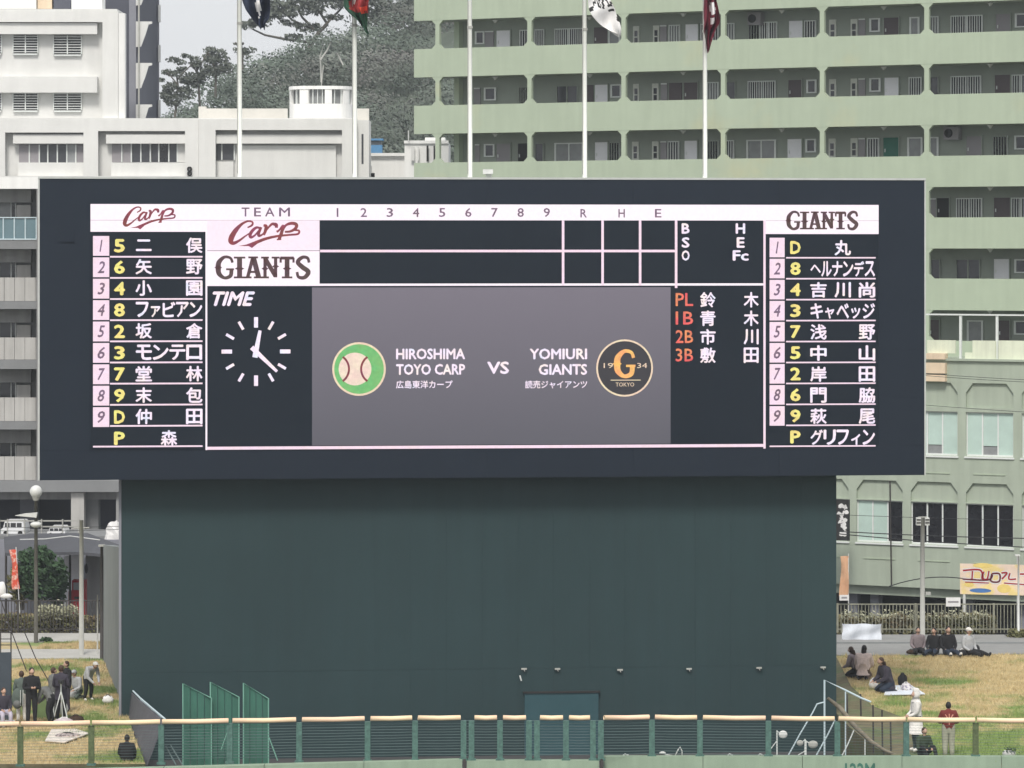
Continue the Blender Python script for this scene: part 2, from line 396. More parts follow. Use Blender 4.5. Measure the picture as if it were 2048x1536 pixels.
# ------------------------------------------------------------------ scoreboard
BF = Frame(78, 118.6, 5.4, 8.39)
board = BF.root('scoreboard', 'wide dark navy baseball scoreboard with lit team line-ups above the dark green wall', 'scoreboard')
BW = BF.u(1850); ZB, ZT = BF.z(78, 962), BF.z(78, 356)
bx('casing', 'casing', board, (0.02, BW - .02, .03, 1.7, ZB + .02, ZT - .02))
SX0, SX1 = BF.u(181), BF.u(1757); SZ1, SZ0 = BF.z(181, 408), BF.z(181, 900)
def panels(u0, u1, z0, z1, nu, nz):
    for i in range(nu):
        for j in range(nz):
            a, b = u0 + (u1 - u0) * i / nu, u0 + (u1 - u0) * (i + 1) / nu; c, d = z0 + (z1 - z0) * j / nz, z0 + (z1 - z0) * (j + 1) / nz
            bx('casing_panel', 'casing', board, (a + .003, b - .003, 0.01, .03, c + .003, d - .003))
panels(0.02, SX0, SZ0, SZ1, 1, 5); panels(SX1, BW - .02, SZ0, SZ1, 1, 5)
panels(0.02, BW - .02, SZ1, ZT - .02, 6, 1); panels(0.02, BW - .02, ZB + .02, SZ0, 6, 1)
bx('hatch', 'casing', board, (*BF.rect(122, 457, 148, 484)[:2], -.03, -.001, *BF.rect(122, 457, 148, 484)[2:]))
bx('trim', 'casing_trim', board, (-.03, BW + .03, -.02, 1.72, ZT - .02, ZT + .05))
bx('trim', 'casing_trim', board, (-.03, .02, 0.0, 1.7, ZB + .02, ZT - .021)); bx('trim', 'casing_trim', board, (BW - .02, BW + .03, 0.0, 1.7, ZB + .02, ZT - .021))
screen = bx('screen', 'unlit', board, (SX0 + .01, SX1 - .01, -.02, .029, SZ0 + .01, SZ1 - .01))
LV = {1: -.025, 2: -.030, 3: -.036, 4: -.042}
def srect(name, x0, y0, x1, y1, m, lv=1):
    u0, u1, z0, z1 = BF.rect(x0, y0, x1, y1); w = LV[lv]
    return MB().box(u0, u1, w, w + .004, z0, z1).build(name, m, screen)
def glyph_mesh(body, bold, slant=0):
    cu = bpy.data.curves.new('t', 'FONT'); cu.body = body; cu.size = 1; cu.resolution_u = 2; cu.shear = slant
    ob = bpy.data.objects.new('t', cu); COL.objects.link(ob); dg = bpy.context.evaluated_depsgraph_get()
    me = bpy.data.meshes.new_from_object(ob.evaluated_get(dg)); vs = [(v.co.x, v.co.y) for v in me.vertices]; fs = [list(p.vertices) for p in me.polygons]
    bpy.data.objects.remove(ob); bpy.data.curves.remove(cu); bpy.data.meshes.remove(me)
    V = []; FF = []
    offs = [(0, 0)] if not bold else [(0, 0), (bold, 0), (-bold, 0), (0, bold), (0, -bold)]
    for k, (dx, dy) in enumerate(offs):
        b = len(V); V += [(x + dx, y + dy, k) for x, y in vs]; FF += [[b + i for i in f] for f in fs]
    return V, FF
def text_into(mb, body, u0, u1, z0, z1, w, bold=0., slant=0., mi=0):
    V, FF = glyph_mesh(body, bold, slant)
    xs = [v[0] for v in V]; ys = [v[1] for v in V]; ax, bx_, ay, by = min(xs), max(xs), min(ys), max(ys); b = len(mb.v)
    for x, y, k in V: mb.v.append((u0 + (x - ax) / (bx_ - ax or 1) * (u1 - u0), w - k * .0006, z0 + (y - ay) / (by - ay or 1) * (z1 - z0)))
    for f in FF: mb.face([b + i for i in f], mi)
def stext(name, body, x0, y0, x1, y1, m, bold=.02, slant=0., lv=3, parent=None):
    u0, u1, z0, z1 = BF.rect(x0, y0, x1, y1); mb = MB(); text_into(mb, body, u0, u1, z0, z1, LV[lv], bold, slant)
    return mb.build(name, m, parent or screen)

# white header, team cells
srect('header_strip', 181, 408, 1757, 440, 'led_white'); srect('team_header', 181, 440.6, 411, 463.5, 'led_white')
srect('team_header', 1531, 441.5, 1757, 468, 'led_white')
srect('team_cell', 413, 440.6, 639, 501, 'led_team', 1); srect('team_cell', 413, 502, 639, 571, 'led_white', 1)
# score table lines
srect('table_line', 640, 499.5, 1351, 504.5, 'led_cell'); srect('table_line', 413, 567.5, 1527, 572, 'led_white')
for x in (1126, 1205, 1280, 1352): srect('table_line', x - 2.5, 441, x + 2.5, 571 if x < 1352 else 576, 'led_cell', 2)
srect('table_line', 411, 441, 414.5, 900, 'led_white', 2); srect('table_line', 411, 893.5, 1531, 899.5, 'led_cell', 2); srect('table_line', 1526.5, 441, 1531, 897, 'led_cell', 2)
# grey video window with its own soft fade
gm = bpy.data.materials.new('led grey video'); gm.use_nodes = True; n_ = gm.node_tree.nodes; l_ = gm.node_tree.links; b_ = n_['Principled BSDF']
b_.inputs['Base Color'].default_value = (.03, .03, .035, 1); tc_ = n_.new('ShaderNodeTexCoord'); sp_ = n_.new('ShaderNodeSeparateXYZ'); l_.new(tc_.outputs['Object'], sp_.inputs[0])
mp_ = n_.new('ShaderNodeMapRange'); mp_.inputs[1].default_value = 1.2; mp_.inputs[2].default_value = 6.4; l_.new(sp_.outputs[2], mp_.inputs[0])
cx_ = n_.new('ShaderNodeMix'); cx_.data_type = 'RGBA'; cx_.inputs[6].default_value = (.075, .072, .090, 1); cx_.inputs[7].default_value = (.155, .135, .168, 1)
l_.new(mp_.outputs[0], cx_.inputs[0]); l_.new(cx_.outputs[2], b_.inputs['Emission Color']); b_.inputs['Emission Strength'].default_value = .6
video = srect('video_window', 624, 575, 1341, 891, gm)
# line-ups
left = [('1', '5', '二俣'), ('2', '6', '矢野'), ('3', '4', '小園'), ('4', '8', 'ファビアン'), ('5', '2', '坂倉'), ('6', '3', 'モンテロ'), ('7', '7', '堂林'), ('8', '9', '末包'), ('9', 'D', '仲田'), ('', 'P', '森')]
right = [('1', 'D', '丸'), ('2', '8', 'ヘルナンデス'), ('3', '4', '吉川尚'), ('4', '3', 'キャベッジ'), ('5', '7', '浅野'), ('6', '5', '中山'), ('7', '2', '岸田'), ('8', '6', '門脇'), ('9', '9', '萩尾'), ('', 'P', 'グリフィン')]
WIDE = {'二': (.95, .75), 'ー': (1, .2)}
def name_text(s, xa, xb, yc, lh=31, big=33):
    n = len(s); mb = MB()
    if n == 1: cells = [((xa + xb) / 2, big)]
    elif n <= 3: cells = [(xa + big / 2 + (xb - xa - big) * i / (n - 1), big) for i in range(n)]
    else: p = (xb - xa) / n; cells = [(xa + p * (i + .5), p * .96) for i in range(n)]
    for c, (cx, wd) in zip(s, cells):
        kw, kh = WIDE.get(c, (1, 1)); hh = lh * kh
        if c in 'ァャィッ': hh = lh * .72; kw = .75
        if c in 'ヘ': hh = lh * .55
        dy = (lh - hh) / 2 if c in 'ァャィッ' else 0
        u0, u1, z0, z1 = BF.rect(cx - wd * kw / 2, yc - hh / 2 + dy, cx + wd * kw / 2, yc + hh / 2 + dy)
        mb = MB(); text_into(mb, c, u0, u1, z0, z1, LV[3], .026); mb.build('name_character', 'led_text', screen)
for i, (o_, p_, nm) in enumerate(left):
    yc = 491.5 + 42.8 * i; ly = 513.5 + 42.3 * i
    if o_:
        srect('order_cell', 186, yc - 19.5, 218.5, yc + 20, 'led_cell', 1); stext('order_number', o_, 195 if o_ != '1' else 199, yc - 12, 210 if o_ != '1' else 205, yc + 12, 'led_dark', .018, .25)
    stext('position_mark', p_, 228, yc - 13.5, 250, yc + 13.5, 'led_yellow', .035)
    name_text(nm, 271, 405, yc - 1)
    srect('table_line', 220 if o_ else 186, ly - 1.6 + (0 if i < 9 else -1), 405, ly + 1.6 + (0 if i < 9 else -1), 'led_cell', 1)
for i, (o_, p_, nm) in enumerate(right):
    yc = 495 + 42.1 * i; ly = 515.5 + 41.9 * i
    if o_:
        srect('order_cell', 1539, yc - 19.5, 1569, yc + 19.5, 'led_cell', 1); stext('order_number', o_, 1547 if o_ != '1' else 1551, yc - 12, 1561 if o_ != '1' else 1557, yc + 12, 'led_dark', .018, .25)
    stext('position_mark', p_, 1580, yc - 13, 1601, yc + 13, 'led_yellow', .035)
    name_text(nm, 1620, 1750, yc + .5)
    srect('table_line', 1572 if o_ else 1539, ly - 1.4, 1751, ly + 1.4, 'led_cell', 1)
stext('table_heading', 'T', 483, 415, 499, 433, 'led_dark', .014); stext('table_heading', 'E', 508, 415, 522, 433, 'led_dark', .014)
stext('table_heading', 'A', 530, 415, 549, 433, 'led_dark', .014); stext('table_heading', 'M', 558, 415, 580, 433, 'led_dark', .014)
for i in range(9):
    x = 675 + 52.3 * i; hw = 1.7 if i == 0 else 6.5; stext('inning_number', str(i + 1), x - hw, 416, x + hw, 434, 'led_dark', .014)
for c, x in (('R', 1167), ('H', 1243), ('E', 1316)): stext('table_heading', c, x - 6.5, 418, x + 6.5, 435, 'led_dark', .014)
for c, y in (('B', 457), ('S', 485), ('O', 511)): stext('count_letter', c, 1363, y - 10.5, 1379, y + 10.5, 'led_text', .03)
for c, x0, x1, y in (('H', 1471, 1490, 457), ('E', 1473, 1489, 485), ('Fc', 1465, 1497, 511)): stext('count_letter', c, x0, y - 10.5, x1, y + 10.5, 'led_text', .03)
for (a, b, c), y in zip((('PL', '鈴', '木'), ('1B', '青', '木'), ('2B', '市', '川'), ('3B', '敷', '田')), (599, 636, 673, 710)):
    stext('umpire_mark', a, 1351, y - 13, 1386, y + 13, 'led_orange', .012)
    stext('umpire_name', b, 1400, y - 15, 1431, y + 16, 'led_text', .024); stext('umpire_name', c, 1487, y - 15, 1517, y + 16, 'led_text', .024)
stext('time_heading', 'TIME', 425, 583, 510, 612, 'led_text', .035, .3)
# clock face
cu_, cz_ = BF.uz(512, 703); PXM = 60.6
for k in range(12):
    an = k * math.pi / 6; r0, r1, hw = (48 / PXM, 69 / PXM, 4 / PXM) if k % 3 == 0 else (51 / PXM, 69 / PXM, 2.8 / PXM)
    c, s_ = math.sin(an), math.cos(an); q = [(cu_ + r * c + sg * s_ * hw, cz_ + r * s_ - sg * c * hw) for r, sg in ((r0, 1), (r1, 1), (r1, -1), (r0, -1))]
    MB().prism(q, LV[3], LV[3] + .004).build('hour_mark', 'led_text', screen)
for x, y, hw, nm in ((520, 661, 4.5, 'hour_hand'), (554, 743, 4, 'minute_hand')):
    u1, z1 = BF.uz(x, y); d = Vector((u1 - cu_, z1 - cz_)); l = d.length; d.normalize(); nrm = Vector((-d.y, d.x)) * hw / PXM; st_ = Vector((cu_, cz_)) - d * .2; en = Vector((u1, z1))
    MB().prism([tuple(st_ - nrm * 1.2), tuple(en - nrm * .7), tuple(en + nrm * .7), tuple(st_ + nrm * 1.2)], LV[3] - (.002 if nm[0] == 'h' else 0), LV[3] + .003).build(nm, 'led_text', screen)
def disc(name, cx, cy, r, m, lv, r_in=0, seg=40):
    u, z = BF.uz(cx, cy); mb = MB(); w = LV[lv]
    if not r_in: mb.prism([(u + r / PXM * math.cos(2 * math.pi * k / seg), z + r / PXM * math.sin(2 * math.pi * k / seg)) for k in range(seg)], w, w + .004)
    else:
        for k in range(seg):
            a, b = 2 * math.pi * k / seg, 2 * math.pi * (k + 1) / seg
            mb.prism([(u + q / PXM * math.cos(t), z + q / PXM * math.sin(t)) for q, t in ((r_in, a), (r, a), (r, b), (r_in, b))], w, w + .004)
    return mb.build(name, m, screen)
disc('clock_hub', 511, 700, 6.5, 'led_text', 4)
# video window lettering
stext('video_lettering', 'HIROSHIMA', 792, 697, 930, 719, 'led_text', .03); stext('video_lettering', 'TOYO CARP', 792, 728, 930, 750, 'led_text', .03)
stext('video_lettering', '広島東洋カープ', 792, 761, 905, 777, 'led_text', .015); stext('video_lettering', 'VS', 974, 723, 1018, 748, 'led_text', .03)
stext('video_lettering', 'YOMIURI', 1059, 697, 1174, 719, 'led_text', .03); stext('video_lettering', 'GIANTS', 1077, 728, 1174, 750, 'led_text', .03)
stext('video_lettering', '読売ジャイアンツ', 1050, 761, 1174, 777, 'led_text', .015)
# round emblem at right
disc('emblem_disc', 1249, 736, 55, 'led_black', 2); disc('emblem_ring', 1249, 736, 58, 'led_cream', 3, 54.5)
# plain round emblem at left: green disc, cream ring and a ball with red seams
disc('emblem_disc', 718, 738, 51, 'led_green', 2); disc('emblem_ring', 718, 738, 54, 'led_cream', 3, 50); disc('emblem_ball', 710, 738, 33, 'led_skin', 3)
for sx in (-1, 1):
    u, z = BF.uz(710 + sx * 42, 738); pts = [(u - sx * 30 / PXM * math.cos(t), z + 30 / PXM * math.sin(t)) for t in [(-1.0 + .25 * k) * .95 for k in range(9)]]
    MB().ribbon(pts, [.07] * 9, LV[4]).build('emblem_seam', 'led_red', screen)
# slab lettering with pointed waists, letters set in boxes
def western(mbp, ch, u0, u1, z0, z1, w, t):
    H = z1 - z0; Wd = u1 - u0; X = lambda a: u0 + a * Wd; Z = lambda b: z0 + b * H; T = t * H
    def bar(x0, y0, x1, y1, k=1.): mbp.ribbon([(X(x0), Z(y0)), (X((x0 + x1) / 2), Z((y0 + y1) / 2)), (X(x1), Z(y1))], [T * k] * 3, w, 2)
    def spike(x, y, k=.9): mbp.v += [(X(x) - T * k, w, Z(y)), (X(x), w, Z(y) - T * .55), (X(x) + T * k, w, Z(y)), (X(x), w, Z(y) + T * .55)]; b = len(mbp.v) - 4; mbp.face([b, b + 1, b + 2, b + 3])
    def serif(x, y, k=1.2): mbp.box(X(x) - T * k, X(x) + T * k, w, w + .001, Z(y) - T * .22, Z(y) + T * .22)
    if ch == 'G':
        mbp.ribbon([(X(.92), Z(.72)), (X(.8), Z(.93)), (X(.45), Z(.97)), (X(.15), Z(.75)), (X(.1), Z(.5)), (X(.15), Z(.22)), (X(.45), Z(.03)), (X(.8), Z(.12)), (X(.86), Z(.4))], [T * .6, T * .6, T * .7, T * 1.1, T * 1.25, T * 1.1, T * .7, T * .9, T * .9], w); serif(.78, .42, .9); spike(.1, .5)
    elif ch == 'I': bar(.5, .05, .5, .95, 1.15); serif(.5, .95, 1.3); serif(.5, .05, 1.3); spike(.5, .45, 1.1)
    elif ch == 'A': bar(.15, .05, .48, .95, .8); bar(.85, .05, .52, .95, 1.15); bar(.3, .3, .7, .3, .5); serif(.15, .05, .9); serif(.85, .05, 1.1); serif(.5, .96, 1.1)
    elif ch == 'N': bar(.18, .05, .18, .95, .75); bar(.82, .05, .82, .95, .75); bar(.18, .92, .82, .1, 1.0); serif(.18, .05, .9); serif(.18, .95, .9); serif(.82, .95, .9); spike(.18, .45, .8); spike(.82, .55, .8)
    elif ch == 'T': bar(.5, .05, .5, .95, 1.1); bar(.05, .93, .95, .93, .7); serif(.5, .05, 1.2); spike(.5, .45, 1.0); bar(.07, .72, .07, .95, .5); bar(.93, .72, .93, .95, .5)
    elif ch == 'S': mbp.ribbon([(X(.9), Z(.72)), (X(.8), Z(.93)), (X(.45), Z(.96)), (X(.15), Z(.75)), (X(.45), Z(.52)), (X(.85), Z(.3)), (X(.6), Z(.05)), (X(.2), Z(.07)), (X(.1), Z(.3))], [T * .6, T * .7, T * .8, T * 1.0, T * 1.1, T * 1.1, T * .9, T * .7, T * .6], w)
def giants(x0, y0, x1, y1):
    wts = [1.15, .65, 1.05, 1.1, 1.0, 1.0]; tot = sum(wts); x = x0
    for c, k in zip('GIANTS', wts):
        xe = x + (x1 - x0) * k / tot; u0, u1, z0, z1 = BF.rect(x + 1, y0, xe - 1, y1); mb = MB(); western(mb, c, u0, u1, z0, z1, LV[3], .2); mb.build('logo_letter', 'led_brown', screen); x = xe
giants(432, 513, 622, 557); giants(1573, 423, 1717, 459)
u0, u1, z0, z1 = BF.rect(1230, 701, 1270, 754); mb = MB(); western(mb, 'G', u0, u1, z0, z1, LV[4], .2); mb.build('emblem_letter', 'led_gold', screen)
stext('emblem_lettering', '19', 1207, 726, 1226, 736, 'led_cream', .0, 0, 4); stext('emblem_lettering', '34', 1274, 726, 1294, 736, 'led_cream', .0, 0, 4)
stext('emblem_lettering', 'TOKYO', 1231, 765, 1268, 773, 'led_cream', .0, 0, 4); srect('emblem_line', 1221, 759.5, 1281, 761, 'led_cream', 4)
# red script logo
def script_logo(x0, y0, x1, y1):
    sx = (x1 - x0) / (1790 - 1180); sy = (y1 - y0) / (405 - 172)
    def cv(pts): return [BF.uz(x0 + (a - 1180) * sx, y0 + (b - 172) * sy) for a, b in pts]
    k = sx / PXM
    strokes = [([(1342, 232), (1380, 212), (1384, 186), (1346, 178), (1294, 202), (1244, 252), (1210, 306), (1200, 346), (1222, 364), (1268, 344), (1318, 308), (1356, 282)], [10, 16, 14, 14, 20, 34, 42, 40, 28, 18, 13, 9]),
               ([(1446, 236), (1418, 232), (1386, 256), (1364, 292), (1372, 314), (1404, 298), (1440, 256)], [14, 20, 24, 26, 22, 14, 12]),
               ([(1458, 228), (1436, 282), (1442, 302), (1474, 286), (1494, 252)], [20, 24, 20, 12, 10]),
               ([(1478, 214), (1500, 220), (1494, 262), (1480, 296)], [16, 26, 24, 16]),
               ([(1490, 276), (1520, 232), (1552, 202), (1576, 206)], [10, 14, 20, 26]),
               ([(1560, 200), (1586, 208), (1588, 234)], [18, 28, 22]), ([(1590, 268), (1612, 254), (1640, 214)], [18, 15, 12]),
               ([(1650, 208), (1634, 270), (1612, 330)], [18, 26, 24]), ([(1592, 334), (1630, 330)], [12, 12]),
               ([(1642, 262), (1668, 214), (1716, 196), (1758, 206), (1752, 238), (1708, 264), (1660, 268)], [12, 18, 24, 26, 24, 18, 14]),
               ([(1738, 254), (1780, 258), (1772, 286), (1700, 294), (1600, 304), (1500, 326), (1410, 360)], [12, 16, 16, 15, 18, 22, 26])]
    for i, (p, wd) in enumerate(strokes): MB().ribbon(cv(p), [q * k * 1.12 for q in wd], LV[3] - i * .0004).build('logo_stroke', 'led_red', screen)
    MB().prism(cv([(1262, 388), (1330, 376), (1410, 346), (1446, 344), (1422, 372), (1380, 405), (1352, 389)]), LV[3] - .005, LV[3]).build('logo_stroke', 'led_red', screen)
script_logo(246, 413, 351, 459); script_logo(457, 441, 600, 496)

# ------------------------------------------------------------------ dark green wall below the scoreboard
WF = Frame(78, 118.6, 5.4, -1.0)
gw = WF.root('batters_eye_wall', 'huge dark green sheet metal wall carrying the scoreboard', 'wall')
wu0, wu1 = WF.u(243, 1.0), WF.u(1673, 1.0); wz1 = ZB + .02
bx('core', 'wallgreen', gw, (wu0 + .02, wu1 - .02, 1.03, 4.0, -1.0, wz1))
zj = WF.z(900, 1339, 1.0); NP = 20
for i in range(NP):
    a, b = wu0 + (wu1 - wu0) * i / NP, wu0 + (wu1 - wu0) * (i + 1) / NP
    bx('wall_panel', 'wallgreen', gw, (a + .002, b - .002, 1.018, 1.03, zj + .004, wz1)); bx('wall_panel', 'wallgreen', gw, (a + .002, b - .002, 1.018, 1.03, -1.0, zj - .004))
bx('end_trim', 'slate2', gw, (wu0 - .09, wu0 - .005, 1.0, 3.9, -1.0, wz1 - .02))
u0, u1, z0, z1 = WF.rect(1049, 1387, 1197, 1530, .9)
dr = bx('door', 'door_teal', gw, (u0, u1, .9, .995, z0, z1)); bx('door_head', 'ink', dr, (u0 - .05, u1 + .05, .86, .99, z1 + .002, z1 + .06))
for px, py in ((1048, 1338), (1115, 1338), (1240, 1340), (1378, 1338), (1518, 1336), (1646, 1335)):
    u, z = WF.uz(px, py, .95); fx = bx('wall_light', 'pole_grey', gw, (u - .09, u + .09, .9, .98, z - .02, z + .03)); MB().tube([(u, .9, z - .03), (u + .02, .86, z - .07)], .012, 6).build('bracket', 'pole_grey', fx)
u, z = WF.uz(1041, 1357, .95); MB().tube([(u - .02, .97, z + .1), (u + .03, .95, z - .08)], .025, 6).build('cable_end', 'lamp_white', gw)
# pale grey wing wall at its left end
wg = MB(); fa, bb = W(242, 1405, 124.), W(207, 1322, 136.5)
zt_f, zt_b = HC - 595 / F * 124, HC - 590 / F * 136.5
dx = .35
wg.v += [(fa.x, fa.y, -1), (bb.x, bb.y, -1), (bb.x, bb.y, zt_b), (fa.x, fa.y, zt_f), (fa.x + dx, fa.y, -1), (bb.x + dx, bb.y, -1), (bb.x + dx, bb.y, zt_b), (fa.x + dx, fa.y, zt_f)]
for q in ((0, 1, 2, 3), (7, 6, 5, 4), (3, 2, 6, 7), (0, 3, 7, 4), (1, 5, 6, 2), (0, 4, 5, 1)): wg.face(list(q))
tag(wg.build('wing_wall', 'concrete', None, (fa.x, fa.y, -1)), 'grey concrete wing wall running back along the left lawn beside the dark green wall', 'wall')
# small white fixture on top of the scoreboard
t = thing('floodlight', 'small white lamp on the top edge of the scoreboard right of the third flagpole', 'lamp', W(977, 357, 120.6))
MB().box(*[W(966, 0, 120.6).x, W(986, 0, 120.6).x], 120.3, 120.9, W(0, 348, 120.6).z, W(0, 339, 120.6).z).build('lamp_head', 'lamp_white', t)
MB().prism([(W(970, 0, 120.6).x, W(0, 348, 120.6).z), (W(975, 0, 120.6).x, W(0, 359, 120.6).z), (W(982, 0, 120.6).x, W(0, 359, 120.6).z), (W(984, 0, 120.6).x, W(0, 348, 120.6).z)], 120.5, 120.7).build('stand', 'meter', t)

# ------------------------------------------------------------------ green corridor apartment block
GF = Frame(828, 172, -28.4, Z0)
gb = GF.root('green_apartment_block', 'long sage green apartment block with open corridors rising behind the right half of the scoreboard', 'building')
XR = 1862
ptop = [GF.z(XR, y) for y in (-178, -55.5, 67, 189, 312, 435, 557, 681)]      # parapet tops
otop = [GF.z(XR, y) for y in (-239, -116.5, 6, 128, 250, 374, 497, 620)]      # opening tops
U_END = GF.u(2330); FL = len(ptop)
piers = [877, 1061, 1249, 1448, 1646, 1855]; pu = [GF.u(p, .12) for p in piers]; step = (pu[-1] - pu[0]) / 5
pu = pu + [pu[-1] + step * k for k in (1, 2)]
u_in = GF.u(908, 1.75)                              # where the closed part of the corridor begins
for k in range(FL):
    zb = otop[k + 1] if k + 1 < FL else GF.z(XR, 760)
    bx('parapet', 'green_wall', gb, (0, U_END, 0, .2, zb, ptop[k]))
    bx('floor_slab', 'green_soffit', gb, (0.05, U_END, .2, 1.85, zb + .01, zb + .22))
for k in range(2, FL):
    for i, u in enumerate(pu):
        zt, zb = otop[k], ptop[k]; a, g = .11, .2
        MB().prism([(u - a - g, zt), (u - a, zt - g), (u - a, zb + g), (u - a - g, zb), (u + a + g, zb), (u + a, zb + g), (u + a, zt - g), (u + a + g, zt)], .01, .19).build('column', 'green_wall', gb)
for k in range(2):
    for u in pu: bx('column', 'green_wall', gb, (u - .12, u + .12, .01, .19, ptop[k], otop[k]))
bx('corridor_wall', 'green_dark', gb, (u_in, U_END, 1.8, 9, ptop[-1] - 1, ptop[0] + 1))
bx('end_post', 'green_wall', gb, (GF.u(908, 1.4), GF.u(918, 1.4), 1.4, 1.8, ptop[-1] - 1, ptop[0]))
bx('roof_slab', 'green_wall', gb, (-.2, U_END, -.1, 9.2, ptop[0] + 1.4, ptop[0] + 1.9))
IW = 1.74                                            # doors and windows stand just proud of the corridor wall
def grille(parent, u0, u1, z0, z1, mt='alu', w=IW - .06, pitch=.11):
    mb = MB(); n = max(3, int((u1 - u0) / pitch))
    for i in range(n + 1):
        x = u0 + (u1 - u0) * i / n; mb.box(x - .019, x + .019, w, w + .03, z0, z1)
    mb.box(u0, u1, w + .005, w + .025, z0 + .12, z0 + .16); mb.box(u0, u1, w + .005, w + .025, z1 - .05, z1 - .01)
    o = mb.build('grille', mt, parent); o['kind'] = 'stuff'; return o
def gitem(k, kind, x0, x1, du=0):
    u0, u1 = GF.u(x0, IW) + du, GF.u(x1, IW) + du; zt = otop[k] - .47 - .0; zb = ptop[k] - .75
    if kind.startswith('door'):
        m = {'doorw': 'door_white', 'doord': 'door_mauve', 'doorg': 'door_grey', 'doorn': 'door_green', 'doorb': 'ink'}[kind]
        d = bx('door', m, gb, (u0, u1, IW, 1.798, zb, zt))
        mb = MB(); mb.box(u0 - .05, u0 - .002, IW - .02, 1.79, zb, zt + .05); mb.box(u1 + .002, u1 + .05, IW - .02, 1.79, zb, zt + .05); mb.box(u0 - .001, u1 + .001, IW - .02, 1.79, zt + .002, zt + .05); mb.build('frame', 'green_dark', d)
        bx('handle', 'alu', d, (u0 + .07, u0 + .11, IW - .05, IW - .002, zb + 1.0, zb + 1.15))
    elif kind == 'meter':
        d = bx('cupboard_door', 'meter', gb, (u0, u1, IW, 1.798, zb, zt)); a = (u1 - u0) * .25
        bx('window', 'winglass', d, (u0 + a, u1 - a, IW - .012, IW - .002, zt - .78, zt - .22)); bx('bar', 'meter', d, (u0 + a, u1 - a, IW - .02, IW - .013, zt - .54, zt - .49))
    elif kind == 'pale':
        d = bx('cupboard_door', 'door_grey', gb, (u0, u1, IW, 1.798, zt - .85, zt)); bx('trim', 'alu', d, (u0, u1, IW - .02, IW - .002, zt - .06, zt))
    elif kind == 'mauve': bx('side_panel', 'door_mauve', gb, (u0, u1, IW, 1.798, zb, zt))
    elif kind == 'ac':
        d = bx('air_conditioner', 'door_grey', gb, (u0, u1, 1.35, 1.79, otop[k] - .62, otop[k] - .05)); c = (u0 + u1) / 2; mb = MB()
        mb.prism([((u0 * .65 + u1 * .35) + .2 * math.cos(t * .524), otop[k] - .33 + .2 * math.sin(t * .524)) for t in range(12)], 1.33, 1.348); mb.build('fan', 'ink', d)
    else:
        gl = {'win': 'winglass2', 'winw': 'winglass', 'wind': 'winglass', 'gri': 'winglass', 'gril': 'winglass2', 'grid': 'black_glass'}[kind]
        low = kind == 'winw'; z0 = zt - .62 if low else zb
        d = bx('window', gl, gb, (u0, u1, IW + .02, 1.798, z0, zt)); ww = .06 if kind in ('winw', 'win') else .035
        mb = MB(); mb.box(u0 - ww / 2, u0 + ww, IW - .02, IW + .019, z0, zt); mb.box(u1 - ww, u1 + ww / 2, IW - .02, IW + .019, z0, zt); mb.box(u0 + ww + .001, u1 - ww - .001, IW - .02, IW + .019, zt - ww, zt); mb.box(u0 + ww + .001, u1 - ww - .001, IW - .02, IW + .019, z0, z0 + ww)
        if u1 - u0 > .8: c = (u0 + u1) / 2; mb.box(c - .03, c + .03, IW - .02, IW + .019, z0 + ww + .001, zt - ww - .001)
        mb.build('frame', 'green_dark' if kind == 'wind' else 'alu', d)
        if kind.startswith('gri'): grille(d, u0 + .02, u1 - .02, z0, zt, 'green_dark' if kind == 'grid' else 'alu')
